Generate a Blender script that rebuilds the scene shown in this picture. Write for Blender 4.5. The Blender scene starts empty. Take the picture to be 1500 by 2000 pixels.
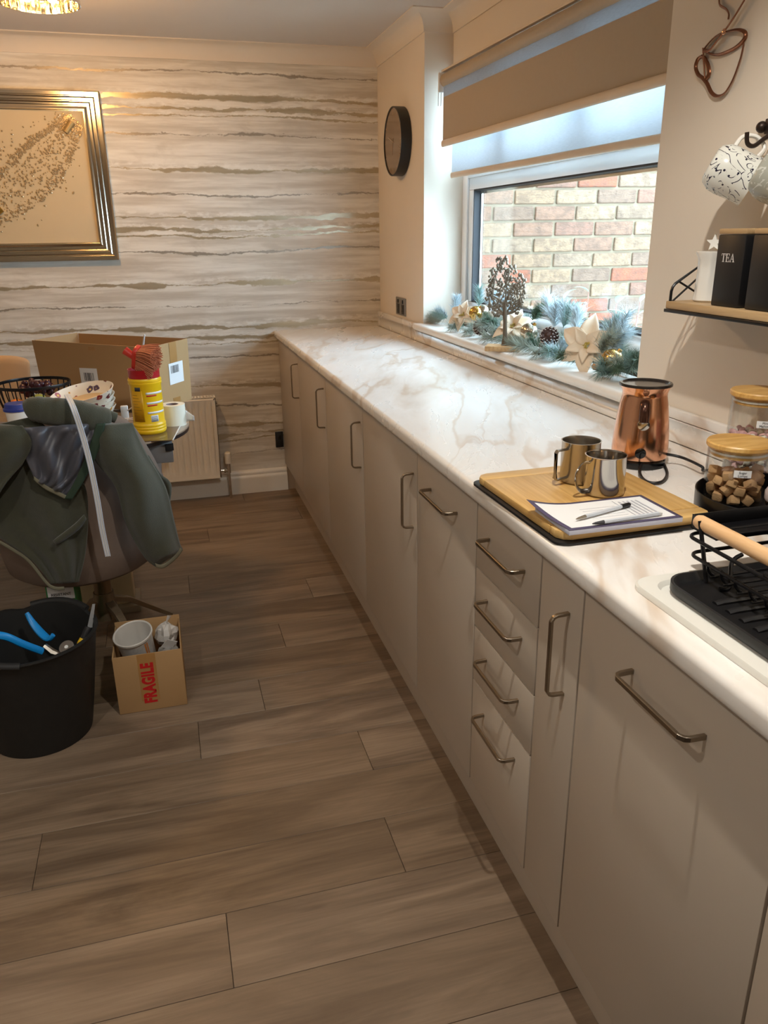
import bpy, bmesh, math, random
from mathutils import Vector, Matrix, Euler
R = math.radians
PI = math.pi
random.seed(7)
scene = bpy.context.scene
COL = scene.collection

# ------------------------------------------------------------------ camera
FPX, YAW, PITCH, ROLL = 1518.94, .2684, -.3434, -.0134
CAM = Vector((-.5821, 0, 1.3976))
FW = Vector((math.sin(YAW)*math.cos(PITCH), math.cos(YAW)*math.cos(PITCH), math.sin(PITCH)))
_rt = Vector((math.cos(YAW), -math.sin(YAW), 0)); _up = _rt.cross(FW)
RT = _rt*math.cos(ROLL)+_up*math.sin(ROLL); UP = -_rt*math.sin(ROLL)+_up*math.cos(ROLL)
cd = bpy.data.cameras.new('camera'); cam = bpy.data.objects.new('camera', cd); COL.objects.link(cam)
cd.sensor_fit = 'HORIZONTAL'; cd.sensor_width = 36; cd.lens = FPX/1500*36; cd.clip_start = .02
mw = Matrix((RT, UP, -FW)).transposed().to_4x4(); mw.translation = CAM
cam.matrix_world = mw
scene.camera = cam

def px(x, y, ax, val):
    """world point seen at a photo pixel, on the plane where axis ax has value val"""
    d = FW+RT*((x-750)/FPX)-UP*((y-1000)/FPX)
    i = 'xyz'.index(ax)
    return CAM+d*((val-CAM[i])/d[i])

# ------------------------------------------------------------------ world and light
world = bpy.data.worlds.new('world'); scene.world = world; world.use_nodes = True
wb = world.node_tree.nodes['Background']
wb.inputs[0].default_value = (.58, .80, 1, 1); wb.inputs[1].default_value = 8.4
vs = scene.view_settings
vs.view_transform = 'Standard'; vs.look = 'None'; vs.gamma = 1; vs.use_curve_mapping = False
vs.exposure = 1.2
def spot(loc, power, col, size=130, blend=.6, rad=.022):
    l = bpy.data.lights.new('downlight', 'SPOT'); l.energy = power; l.color = col
    l.spot_size = R(size); l.spot_blend = blend; l.shadow_soft_size = rad
    o = bpy.data.objects.new('downlight', l); o.location = loc; COL.objects.link(o); return o
NEU = (1, .955, .87)
for x, y, p in ((-.13, .76, 27), (-1.25, .76, 12), (-.13, -.7, 4), (-1.25, -.7, 5), (-2.3, .76, 8), (-2.3, -.7, 6)):
    spot((x, y, 2.262), p, NEU, 140, .35)
pl = bpy.data.lights.new('window_portal', 'AREA'); pl.shape = 'RECTANGLE'; pl.size = 1.78; pl.size_y = 1.1
pl.cycles.is_portal = True
po = bpy.data.objects.new('window_portal', pl); COL.objects.link(po)
po.location = (.90, 2.68, 1.55); po.rotation_euler = (0, R(90), 0); po.rotation_euler = Euler((R(90), 0, R(90)))

# ------------------------------------------------------------------ helpers
def c(r, g, b):
    f = lambda v: ((v/255+.055)/1.055)**2.4 if v > 10 else v/255/12.92
    return (f(r), f(g), f(b), 1)

def nd(nt, typ, ins=None, **at):
    n = nt.nodes.new(typ)
    for k, v in at.items(): setattr(n, k, v)
    for k, v in (ins or {}).items():
        s = n.inputs[k]
        if isinstance(v, bpy.types.NodeSocket): nt.links.new(v, s)
        else: s.default_value = v
    return n
def ma(nt, op, a, b=0., cc=None, clamp=False):
    n = nt.nodes.new('ShaderNodeMath'); n.operation = op; n.use_clamp = clamp
    for i, v in enumerate((a, b, cc)):
        if v is None: continue
        if isinstance(v, bpy.types.NodeSocket): nt.links.new(v, n.inputs[i])
        else: n.inputs[i].default_value = v
    return n.outputs[0]
def mr(nt, v, a, b, x=0., y=1., smooth=True):
    n = nd(nt, 'ShaderNodeMapRange', {0: v, 1: a, 2: b, 3: x, 4: y})
    if smooth: n.interpolation_type = 'SMOOTHSTEP'
    return n.outputs[0]
def mixc(nt, f, a, b, mode='MIX'):
    n = nt.nodes.new('ShaderNodeMix'); n.data_type = 'RGBA'; n.blend_type = mode
    for i, v in ((0, f), (6, a), (7, b)):
        if isinstance(v, bpy.types.NodeSocket): nt.links.new(v, n.inputs[i])
        else: n.inputs[i].default_value = v
    return n.outputs[2]
def noise(nt, vec, scale=1., detail=4., rough=.55, dist=0., out=0):
    return nd(nt, 'ShaderNodeTexNoise', {'Vector': vec, 'Scale': scale, 'Detail': detail, 'Roughness': rough, 'Distortion': dist}).outputs[out]
def mapv(nt, vec, s=(1, 1, 1), loc=(0, 0, 0), rot=(0, 0, 0)):
    return nd(nt, 'ShaderNodeMapping', {'Vector': vec, 'Location': loc, 'Rotation': rot, 'Scale': s}).outputs[0]
def newmat(name):
    m = bpy.data.materials.new(name); m.use_nodes = True
    return m, m.node_tree, m.node_tree.nodes['Principled BSDF']
def setp(b, **k):
    for n, v in k.items():
        s = b.inputs[n.replace('_', ' ')]
        if isinstance(v, bpy.types.NodeSocket): b.id_data.links.new(v, s)
        else: s.default_value = v
def coord(nt, kind='Object'): return nt.nodes.new('ShaderNodeTexCoord').outputs[kind]
def bump(nt, h, strength=.3, dist=.002):
    return nd(nt, 'ShaderNodeBump', {'Strength': strength, 'Distance': dist, 'Height': h}).outputs[0]

def mat(name, col, rough=.5, metal=0., var=.08, vscale=8., bmp=0., bscale=120., coat=0., stretch=(1, 1, 1), **kw):
    """plain principled surface with a slight procedural variation and relief"""
    m, nt, b = newmat(name)
    co = mapv(nt, coord(nt), stretch)
    n = noise(nt, co, vscale, 4)
    lo = [v*(1-var) for v in col[:3]]+[1]; hi = [min(1, v*(1+var)) for v in col[:3]]+[1]
    setp(b, Base_Color=mixc(nt, n, lo, hi), Roughness=rough, Metallic=metal, Coat_Weight=coat)
    if bmp: setp(b, Normal=bump(nt, noise(nt, co, bscale, 3), bmp))
    for k, v in kw.items(): setp(b, **{k: v})
    return m

def glassmat(name, tint=(1, 1, 1, 1), refl=.04, rough=.0, ior=1.45):
    """thin clear sheet: passes light straight through, reflects at grazing angles"""
    m, nt, b = newmat(name); nt.nodes.remove(b)
    out = [n for n in nt.nodes if n.type == 'OUTPUT_MATERIAL'][0]
    t = nd(nt, 'ShaderNodeBsdfTransparent', {'Color': tint}); g = nd(nt, 'ShaderNodeBsdfGlossy', {'Roughness': rough})
    bf = nd(nt, 'ShaderNodeNewGeometry').outputs['Backfacing']
    f = nd(nt, 'ShaderNodeFresnel', {'IOR': ma(nt, 'MULTIPLY_ADD', bf, 1/ior-ior, ior)})
    mx = nd(nt, 'ShaderNodeMixShader', {0: f.outputs[0], 1: t.outputs[0], 2: g.outputs[0]})
    nt.links.new(mx.outputs[0], out.inputs[0]); return m

class MB:
    """collects shapes, build() links them as one mesh object"""
    def __init__(s): s.v = []; s.f = []
    def add(s, vs, fs, M=None):
        o = len(s.v)
        s.v += [tuple(M @ Vector(p)) if M else tuple(p) for p in vs]
        s.f += [tuple(i+o for i in f) for f in fs]; return s
    def box(s, x0, x1, y0, y1, z0, z1, M=None):
        vs = [(x, y, z) for z in (z0, z1) for y in (y0, y1) for x in (x0, x1)]
        return s.add(vs, [(0, 2, 3, 1), (4, 5, 7, 6), (0, 1, 5, 4), (2, 6, 7, 3), (0, 4, 6, 2), (1, 3, 7, 5)], M)
    def lathe(s, prof, n=32, o=(0, 0, 0), M=None, caps=True):
        vs = []; fs = []
        for r, z in prof:
            for i in range(n):
                a = 2*PI*i/n; vs.append((o[0]+r*math.cos(a), o[1]+r*math.sin(a), o[2]+z))
        for j in range(len(prof)-1):
            for i in range(n):
                k = (i+1) % n; fs.append((j*n+i, j*n+k, (j+1)*n+k, (j+1)*n+i))
        if caps:
            if prof[0][0] > 1e-5: fs.append(tuple(range(n-1, -1, -1)))
            if prof[-1][0] > 1e-5: fs.append(tuple(range((len(prof)-1)*n, len(prof)*n)))
        return s.add(vs, fs, M)
    def tube(s, pts, r, n=8, closed=False, flat=None, caps=True):
        P = [Vector(p) for p in pts]; m = len(P)
        rs = r if isinstance(r, (list, tuple)) else [r]*m
        vs = []; fs = []; nrm = None
        for i, p in enumerate(P):
            a = P[i-1] if (i > 0 or closed) else p; b = P[(i+1) % m] if (i < m-1 or closed) else p
            t = (b-a).normalized() if (b-a).length > 1e-9 else Vector((0, 0, 1))
            if nrm is None:
                nrm = t.orthogonal().normalized() if flat is None else (Vector(flat)-t*t.dot(Vector(flat))).normalized()
            nrm = nrm-t*t.dot(nrm)
            if flat is not None: nrm = Vector(flat)-t*t.dot(Vector(flat))
            nrm.normalize(); bn = t.cross(nrm)
            ra = rs[i] if isinstance(rs[i], tuple) else (rs[i], rs[i])
            for k in range(n):
                th = 2*PI*(k+.5)/n; vs.append(p+nrm*math.cos(th)*ra[0]+bn*math.sin(th)*ra[1])
        for i in range(m if closed else m-1):
            j = (i+1) % m
            for k in range(n):
                l = (k+1) % n; fs.append((i*n+k, i*n+l, j*n+l, j*n+k))
        if not closed and caps: fs += [tuple(range(n-1, -1, -1)), tuple(range((m-1)*n, m*n))]
        return s.add(vs, fs)
    def cyl(s, a, b, r0, r1=None, n=20): return s.tube([a, b], [r0, r0 if r1 is None else r1], n)
    def sph(s, o, r, sc=(1, 1, 1), n=16, M=None):
        prof = [(max(1e-6, r*math.sin(PI*i/(n//2))), -r*math.cos(PI*i/(n//2))) for i in range(n//2+1)]
        T = Matrix.Translation(o) @ (M or Matrix()) @ Matrix.Diagonal((*sc, 1))
        return s.lathe(prof, n, M=T)
    def prism(s, poly, a0, a1, plane='xy', M=None):
        def P(u, v, w): return {'xy': (u, v, w), 'xz': (u, w, v), 'yz': (w, u, v)}[plane]
        n = len(poly)
        vs = [P(u, v, a0) for u, v in poly]+[P(u, v, a1) for u, v in poly]
        return s.add(vs, [tuple(range(n-1, -1, -1)), tuple(range(n, 2*n))]+[(i, (i+1) % n, n+(i+1) % n, n+i) for i in range(n)], M)
    def grid(s, fn, nu, nv, M=None):
        vs = [fn(i/nu, j/nv) for j in range(nv+1) for i in range(nu+1)]
        return s.add(vs, [(j*(nu+1)+i, j*(nu+1)+i+1, (j+1)*(nu+1)+i+1, (j+1)*(nu+1)+i) for j in range(nv) for i in range(nu)], M)
    def build(s, name, m, parent=None, smooth=40, bev=0., seg=2, solid=0., sub=0, world=True):
        off = Vector((0, 0, 0))
        if parent is not None and world:
            q = parent
            while q: off += q.location; q = q.parent
        me = bpy.data.meshes.new(name)
        me.from_pydata([tuple(Vector(p)-off) for p in s.v], [], s.f)
        bm = bmesh.new(); bm.from_mesh(me)
        bmesh.ops.remove_doubles(bm, verts=bm.verts, dist=1e-6)
        bmesh.ops.recalc_face_normals(bm, faces=bm.faces)
        if bev:
            es = [e for e in bm.edges if len(e.link_faces) == 2 and e.calc_face_angle(0) > R(35)]
            bmesh.ops.bevel(bm, geom=es, offset=bev, segments=seg, profile=.5, affect='EDGES', clamp_overlap=True)
        bm.to_mesh(me); bm.free()
        if smooth:
            me.polygons.foreach_set('use_smooth', [True]*len(me.polygons)); me.set_sharp_from_angle(angle=R(smooth))
        me.materials.append(m)
        o = bpy.data.objects.new(name, me); COL.objects.link(o)
        if parent is not None: o.parent = parent
        if solid:
            md = o.modifiers.new('solid', 'SOLIDIFY'); md.thickness = solid; md.offset = 0
        if sub:
            md = o.modifiers.new('sub', 'SUBSURF'); md.levels = sub; md.render_levels = sub
        return o

def tag(o, label=None, cat=None, group=None, kind=None):
    for k, v in (('label', label), ('category', cat), ('group', group), ('kind', kind)):
        if v: o[k] = v
    return o
def thing(name, label, cat, loc=(0, 0, 0), group=None, rz=0):
    o = bpy.data.objects.new(name, None); COL.objects.link(o); o.location = loc; o.rotation_euler = (0, 0, rz)
    o.empty_display_size = .05
    return tag(o, label, cat, group)
def struct(o): return tag(o, kind='structure')
def inst(src, parent=None, M=None):
    """copy of one mesh object sharing its data"""
    o = src.copy(); COL.objects.link(o); o.parent = parent
    if M is not None: o.matrix_local = M
    return o
def text(body, size, m, parent, M, name='lettering', ext=.0002, bold=0., sx=1., sp=1.):
    cu = bpy.data.curves.new('t', 'FONT'); cu.body = body; cu.size = size; cu.extrude = ext; cu.offset = bold; cu.space_character = sp
    cu.align_x = 'CENTER'; cu.align_y = 'CENTER'
    t = bpy.data.objects.new('t', cu); COL.objects.link(t)
    bpy.context.view_layer.update()
    me = bpy.data.meshes.new_from_object(t.evaluated_get(bpy.context.evaluated_depsgraph_get()))
    bpy.data.objects.remove(t); bpy.data.curves.remove(cu)
    off = Vector((0, 0, 0)); q = parent
    while q: off += q.location; q = q.parent
    me.transform(Matrix.Translation(-off) @ M @ Matrix.Diagonal((sx, 1, 1, 1)))
    me.materials.clear(); me.materials.append(m)
    o = bpy.data.objects.new(name, me); COL.objects.link(o); o.parent = parent; return o
def frame(o, xax, yax):
    """matrix whose x and y axes lie along the given directions"""
    x = Vector(xax).normalized(); z = x.cross(Vector(yax)).normalized(); y = z.cross(x)
    M = Matrix((x, y, z)).transposed().to_4x4(); M.translation = Vector(o); return M
def spline(pts, n=8, closed=False):
    P = [Vector(p) for p in pts]; out = []; m = len(P)
    for i in range(m if closed else m-1):
        g = lambda k: P[k % m] if closed else P[max(0, min(m-1, k))]
        a, b, d, e = g(i-1), g(i), g(i+1), g(i+2)
        for j in range(n):
            t = j/n; out.append(.5*((2*b)+(d-a)*t+(2*a-5*b+4*d-e)*t*t+(3*b-a-3*d+e)*t**3))
    if not closed: out.append(P[-1])
    return out

# ------------------------------------------------------------------ materials of the room
def m_wallpaper():
    m, nt, b = newmat('wallpaper'); co = coord(nt)
    s = nd(nt, 'ShaderNodeSeparateXYZ', {0: co}); X, Z = s.outputs[0], s.outputs[2]
    w1 = noise(nt, mapv(nt, co, (1.6, 1, 3.2)), 1, 3); w2 = noise(nt, mapv(nt, co, (13, 1, 34)), 1, 7, .72)
    v = ma(nt, 'ADD', Z, ma(nt, 'ADD', ma(nt, 'MULTIPLY', ma(nt, 'SUBTRACT', w1, .5), .075), ma(nt, 'MULTIPLY', ma(nt, 'SUBTRACT', w2, .5), .042)))
    st = noise(nt, mapv(nt, co, (2.2, 1, 34)), 1, 5, .6)
    cl = noise(nt, mapv(nt, co, (4, 1, 11)), 1, 6, .65, .6)
    base = mixc(nt, mr(nt, st, .32, .68), c(199, 189, 174), c(231, 225, 214))
    base = mixc(nt, mr(nt, cl, .5, .72, 0, .45), base, c(187, 176, 160))
    gold = None; grey = None; white = None
    for k, (off, wd, kind) in enumerate(((0, .019, 'g'), (-.053, .016, 'g'), (-.083, .007, 'g'), (-.162, .008, 'd'), (-.325, .021, 'g'), (-.437, .007, 'd'))):
        d = ma(nt, 'MULTIPLY', ma(nt, 'SUBTRACT', ma(nt, 'FRACT', ma(nt, 'ADD', ma(nt, 'DIVIDE', ma(nt, 'SUBTRACT', v, 2.035+off), .545), 8.5)), .5), .545)
        nz = noise(nt, mapv(nt, co, (3.2, 1, 2.2), (k*7.3, 0, 0)), 1, 5, .62)
        w = ma(nt, 'MULTIPLY', mr(nt, nz, .36, .66, .12 if kind == 'g' else 0., 1.), wd)
        msk = mr(nt, ma(nt, 'DIVIDE', ma(nt, 'ABSOLUTE', d), ma(nt, 'MAXIMUM', w, .0004)), .55, 1.05, 1, 0)
        if kind == 'g':
            gold = msk if gold is None else ma(nt, 'MAXIMUM', gold, msk)
            ds = ma(nt, 'SUBTRACT', d, wd*1.0)
            wm = ma(nt, 'MULTIPLY', mr(nt, ma(nt, 'ABSOLUTE', ds), 0, wd*1.1, 1, 0), mr(nt, noise(nt, mapv(nt, co, (26, 1, 60)), 1, 3), .45, .6))
            white = wm if white is None else ma(nt, 'MAXIMUM', white, wm)
        else: grey = msk if grey is None else ma(nt, 'MAXIMUM', grey, msk)
    base = mixc(nt, ma(nt, 'MULTIPLY', white, .55), base, c(240, 236, 228))
    gcol = mixc(nt, noise(nt, mapv(nt, co, (5, 1, 60)), 1, 4), c(150, 132, 100), c(200, 182, 142))
    colr = mixc(nt, ma(nt, 'MULTIPLY', gold, .72), base, gcol)
    colr = mixc(nt, ma(nt, 'MULTIPLY', grey, .75), colr, c(140, 128, 112))
    foil = ma(nt, 'MAXIMUM', gold, ma(nt, 'MULTIPLY', grey, .7))
    setp(b, Base_Color=colr, Metallic=ma(nt, 'MULTIPLY', foil, .5), Roughness=mr(nt, foil, 0, 1, .55, .3),
         Normal=bump(nt, noise(nt, mapv(nt, co, (60, 1, 160)), 1, 3), .12, .001))
    return m

def m_marble():
    m, nt, b = newmat('marble_laminate'); co = coord(nt)
    q = mapv(nt, mapv(nt, co, (1, 1, 1), (0, 0, 0), (0, 0, R(22))), (1.5, .42, 1))
    wv = nd(nt, 'ShaderNodeVectorMath', {0: nd(nt, 'ShaderNodeTexNoise', {'Vector': q, 'Scale': 2.6, 'Detail': 5.}).outputs[1], 1: (.5, .5, .5)}, operation='SUBTRACT').outputs[0]
    q2 = nd(nt, 'ShaderNodeVectorMath', {0: q, 1: nd(nt, 'ShaderNodeVectorMath', {0: wv, 3: .38}, operation='SCALE').outputs[0]}, operation='ADD').outputs[0]
    n1 = noise(nt, q2, 2.1, 3, .5); n2 = noise(nt, q2, 4.0, 2, .5); n3 = noise(nt, q, 1.5, 2)
    veil = noise(nt, q2, 3.4, 5, .6)
    v1 = mr(nt, ma(nt, 'ABSOLUTE', ma(nt, 'SUBTRACT', n1, .5)), 0, .022, 1, 0)
    v2 = ma(nt, 'MULTIPLY', mr(nt, ma(nt, 'ABSOLUTE', ma(nt, 'SUBTRACT', n2, .52)), 0, .018, 1, 0), mr(nt, n3, .5, .62))
    v3 = mr(nt, ma(nt, 'ABSOLUTE', ma(nt, 'SUBTRACT', n1, .5)), .0, .06, 1, 0)
    col = mixc(nt, mr(nt, veil, .42, .72), c(240, 236, 231), c(224, 215, 205))
    col = mixc(nt, ma(nt, 'MULTIPLY', ma(nt, 'MULTIPLY', v3, mr(nt, veil, .5, .7)), .34), col, c(184, 166, 146))
    col = mixc(nt, ma(nt, 'MULTIPLY', v1, .42), col, c(190, 156, 118))
    col = mixc(nt, ma(nt, 'MULTIPLY', v2, .34), col, c(176, 142, 102))
    setp(b, Base_Color=col, Roughness=mr(nt, veil, .3, .7, .24, .32), Coat_Weight=.0, Specular_IOR_Level=.5)
    return m

def m_plank():
    m, nt, b = newmat('wood_plank')
    co = coord(nt); rnd = nd(nt, 'ShaderNodeObjectInfo').outputs['Random']
    sh = nd(nt, 'ShaderNodeCombineXYZ', {0: ma(nt, 'MULTIPLY', rnd, 37.), 1: ma(nt, 'MULTIPLY', rnd, 91.), 2: 0}).outputs[0]
    p = nd(nt, 'ShaderNodeVectorMath', {0: co, 1: sh}, operation='ADD').outputs[0]
    g1 = noise(nt, mapv(nt, p, (1.5, 11, 1)), 1, 6, .62, .9); g2 = noise(nt, mapv(nt, p, (5, 130, 1)), 1, 3, .6)
    g3 = noise(nt, mapv(nt, p, (.9, 3, 1)), 1, 2); kn = noise(nt, mapv(nt, p, (3.0, 17, 1)), 1, 2, .5)
    col = mixc(nt, mr(nt, g1, .3, .72), c(96, 77, 59), c(148, 125, 101))
    col = mixc(nt, mr(nt, g2, .3, .75, 0, .35), col, c(88, 68, 50))
    col = mixc(nt, mr(nt, g3, .35, .7, 0, .4), col, c(140, 118, 95))
    col = mixc(nt, mr(nt, kn, .70, .80, 0, .55), col, c(76, 57, 42))
    hs = nd(nt, 'ShaderNodeHueSaturation', {'Color': col, 'Value': ma(nt, 'MULTIPLY_ADD', rnd, .34, .88), 'Saturation': ma(nt, 'MULTIPLY_ADD', rnd, -.15, 1.0)})
    setp(b, Base_Color=hs.outputs[0], Roughness=mr(nt, g2, .3, .7, .42, .56), Normal=bump(nt, g2, .12, .001))
    return m

def m_brick():
    m, nt, b = newmat('weathered_brick'); co = coord(nt)
    rnd = nd(nt, 'ShaderNodeObjectInfo').outputs['Random']
    ramp = nd(nt, 'ShaderNodeValToRGB', {0: rnd}); cr = ramp.color_ramp; cr.interpolation = 'CONSTANT'
    cr.elements[0].position = 0; cr.elements[0].color = c(132, 108, 84)
    cr.elements[1].position = .93; cr.elements[1].color = c(140, 78, 54)
    for ps, cl in ((.16, (122, 92, 74)), (.3, (136, 114, 90)), (.45, (114, 92, 76)), (.58, (130, 100, 80)), (.7, (126, 106, 86)), (.82, (124, 90, 74))):
        e = cr.elements.new(ps); e.color = c(*cl)
    sh = nd(nt, 'ShaderNodeCombineXYZ', {0: ma(nt, 'MULTIPLY', rnd, 31.), 1: 0, 2: ma(nt, 'MULTIPLY', rnd, 77.)}).outputs[0]
    p = nd(nt, 'ShaderNodeVectorMath', {0: co, 1: sh}, operation='ADD').outputs[0]
    n = noise(nt, p, 26, 6, .7); n2 = noise(nt, mapv(nt, p, (1, 1, 2.2)), 70, 4, .6)
    col = mixc(nt, mr(nt, n, .35, .65), c(84, 66, 54), ramp.outputs[0])
    col = mixc(nt, .35, col, ramp.outputs[0])
    col = mixc(nt, mr(nt, n2, .56, .66, 0, .6), col, c(76, 62, 54))
    setp(b, Base_Color=col, Roughness=.9, Normal=bump(nt, n2, .8, .006)); return m

def m_wood(name, a, bb, scale=(3, 60, 60), rough=.42, rot=(0, 0, 0)):
    m, nt, b = newmat(name); co = mapv(nt, coord(nt), scale, rot=rot)
    n = noise(nt, co, 1, 5, .6, .5); n2 = noise(nt, mapv(nt, coord(nt), tuple(v*.3 for v in scale), rot=rot), 1, 2)
    col = mixc(nt, mr(nt, n, .3, .72), c(*a), c(*bb)); col = mixc(nt, mr(nt, n2, .4, .7, 0, .35), col, c(*a))
    setp(b, Base_Color=col, Roughness=rough); return m

M = {}
M['wallpaper'] = m_wallpaper(); M['marble'] = m_marble(); M['plank'] = m_plank(); M['brick'] = m_brick()
M['paint'] = mat('cream_paint', c(226, 214, 198), .75, var=.02, bmp=.05, bscale=90)
M['ceil'] = mat('ceiling_paint', c(214, 206, 198), .85, var=.02)
M['gloss_white'] = mat('white_gloss', c(232, 226, 216), .3, var=.02)
M['upvc'] = mat('white_upvc', c(236, 238, 240), .25, var=.01)
M['rubber'] = mat('dark_rubber', c(38, 38, 42), .6)
M['cab'] = mat('cashmere_cabinet', c(186, 172, 156), .42, var=.015, vscale=30)
M['cab_in'] = mat('cabinet_carcass', c(90, 84, 82), .7)
M['plinth'] = mat('plinth_board', c(182, 168, 152), .5, var=.02)
M['steel'] = mat('brushed_steel', c(176, 170, 160), .27, 1, var=.06, vscale=60, stretch=(1, 1, 8))
M['nickel'] = mat('brushed_nickel', c(158, 146, 130), .3, 1, var=.05, vscale=50)
M['chrome'] = mat('chrome', c(222, 218, 210), .08, 1, var=.02)
M['copper'] = mat('copper', c(228, 172, 138), .16, 1, var=.05, vscale=12)
M['copper_dark'] = mat('aged_copper', c(140, 92, 66), .34, .9, var=.1)
M['black'] = mat('black_plastic', c(22, 22, 24), .42, var=.1)
M['blackgloss'] = mat('black_gloss', c(14, 14, 15), .12, var=.1)
M['blackmetal'] = mat('black_metal', c(20, 20, 23), .32, .3, var=.1)
M['rubbertub'] = mat('black_rubber_tub', c(26, 25, 24), .62, var=.5, vscale=14, bmp=.25, bscale=40)
M['bamboo'] = m_wood('bamboo', (196, 150, 84), (222, 182, 116), (90, 4, 40), .38)
M['lidwood'] = m_wood('lid_bamboo', (200, 150, 78), (226, 184, 112), (8, 70, 40), .4)
M['oak'] = m_wood('oak', (178, 138, 92), (206, 170, 122), (70, 4, 40), .5)
M['shelfwood'] = m_wood('shelf_wood', (172, 138, 96), (206, 176, 132), (40, 3, 40), .5)
M['handlewood'] = m_wood('beech_handle', (214, 168, 118), (232, 192, 146), (60, 5, 60), .5)
M['card'] = mat('cardboard', c(178, 142, 98), .85, var=.05, vscale=5, bmp=.08, bscale=200)
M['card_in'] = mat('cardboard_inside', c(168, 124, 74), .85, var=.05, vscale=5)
M['tape'] = mat('parcel_tape', c(172, 128, 76), .3, var=.05)
M['paper'] = mat('paper', c(236, 236, 236), .7, var=.01)
M['ink'] = mat('ink', c(62, 62, 66), .7)
M['white'] = mat('white_ceramic', c(244, 241, 234), .18, var=.01)
M['whiteplastic'] = mat('white_plastic', c(230, 228, 224), .35, var=.01)
M['red'] = mat('red_print', c(196, 26, 30), .5)
M['glass'] = glassmat('window_glass', (.97, .985, .98, 1), ior=1.5)
M['jar'] = glassmat('jar_glass', (.955, .96, .955, 1), ior=1.5)
M['frameglass'] = glassmat('picture_glass', (.98, .98, .98, 1), ior=1.35)

# ------------------------------------------------------------------ the room
L, W, ZC = 4.334, .605, 2.27            # far wall, right wall, ceiling
XL, YB = -3.3, -2.2                     # left wall, wall behind the camera
YN, YR, XA, XG = 3.57, 1.79, .735, .79  # window alcove: far reveal, near reveal, back, frame
flo = struct(MB().box(XL, 1.0, YB, L, -.05, -.004).build('floor', mat('floor_joint', c(58, 46, 36), .8)))
struct(MB().box(XL-.1, 1.1, L, L+.12, -.05, ZC+.1).build('wall_far', M['wallpaper'], smooth=0))
struct(MB().box(XL-.12, XL, YB-.1, L, -.05, ZC+.1).build('wall_left', M['paint'], smooth=0))
struct(MB().box(XL-.1, 1.1, YB-.12, YB, -.05, ZC+.1).build('wall_back', M['paint'], smooth=0))
struct(MB().box(XL-.1, 1.1, YB-.1, L+.1, ZC, ZC+.1).build('ceiling', M['ceil'], smooth=0))
XO = .875
wr = MB().box(W, XO, YN, L, -.05, ZC)            # pier with the clock
wr.box(W, XO, YB, YR, -.05, ZC)                  # wall beside the shelf
wr.box(W, XO, YR, YN, -.05, .964)                # below the sill
wr.box(XA, XO, YR, YN, 2.035, ZC)                 # above the window
struct(wr.build('wall_right', M['paint'], smooth=0))

# floor planks, each its own piece
PW = .1875
joints = {0: [-.58], 1: [-.167, -1.39], 2: [-1.0, .22], 3: [-.145, -1.37], 4: [-.602, .62], 5: [-.395, -1.62], 6: [-1.12, .1], 7: [-.272, -1.5], 8: [-.9, .33], 9: [-1.32, -.1], 10: [-.586, .64], 11: [-.98, .24]}
y0 = 1.172-PW*2
plank_n = 0
for r in range(19):
    ya = y0+r*PW; yb = min(ya+PW, L)
    js = joints.get(r-2)
    if r-2 == 0: js = [-.58]
    if js is None: js = [-.299+((r*.47) % 1.2)]
    js = sorted(js)
    while js[0] > -2.3: js.insert(0, js[0]-1.22)
    while js[-1] < .07: js.append(js[-1]+1.22)
    for a, b in zip(js[:-1], js[1:]):
        b2 = min(b, .62)
        mb = MB().box(a+.0006, b2-.0006, ya+.0006, yb-.0006, -.006, 0)
        for i, vtx in enumerate(mb.v): mb.v[i] = (vtx[0]-(a+b)/2, vtx[1]-(ya+yb)/2, vtx[2])
        o = mb.build('plank', M['plank'], flo, smooth=0, bev=.0008, seg=1, world=False); o.location = ((a+b)/2, (ya+yb)/2, 0)

# coving along far wall, pier, reveal and above the window
CV = .075
def cove(pts, name):
    prof = [(0, -CV), (.006, -CV)]
    for i in range(9):
        a = PI/2*i/8; prof.append((.006+(CV-.012)*(1-math.cos(a)), -CV+.006+(CV-.012)*math.sin(a)))
    prof += [(CV, -.004), (CV, 0), (0, 0)]
    mb = MB(); P = [Vector(p) for p in pts]; vs = []; n = len(prof)
    for i, p in enumerate(P):
        d0 = (P[i]-P[i-1]).normalized() if i else (P[1]-P[0]).normalized()
        d1 = (P[i+1]-P[i]).normalized() if i < len(P)-1 else d0
        n0 = Vector((-d0.y, d0.x)); n1 = Vector((-d1.y, d1.x)); nn = (n0+n1).normalized(); nn /= max(.3, nn.dot(n0))
        vs += [(p.x+nn.x*u, p.y+nn.y*u, ZC+z) for u, z in prof]
    fs = [(i*n+k, i*n+(k+1) % n, (i+1)*n+(k+1) % n, (i+1)*n+k) for i in range(len(P)-1) for k in range(n)]
    mb.add(vs, fs+[tuple(range(n)), tuple(range((len(P)-1)*n, len(P)*n))])
    return mb.build(name, M['paint'], smooth=30)
struct(cove([(W, YB), (W, YR), (XA, YR), (XA, YN), (W, YN), (W, L), (XL, L)], 'trim_1'))
# skirting on the far wall
sk = [(0, 0), (.018, 0), (.018, .085), (.016, .098), (.010, .106), (.012, .116), (.006, .130), (0, .134)]
mb = MB(); mb.prism([(L-a, b) for a, b in sk], -.02+XL+.02, .028, 'yz')
struct(mb.build('baseboard_far', M['gloss_white']))
# painted board closing the wall below the last unit
struct(MB().box(.029, .075, L-.012, L, 0, .158).build('trim_2', M['plinth']))

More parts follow.
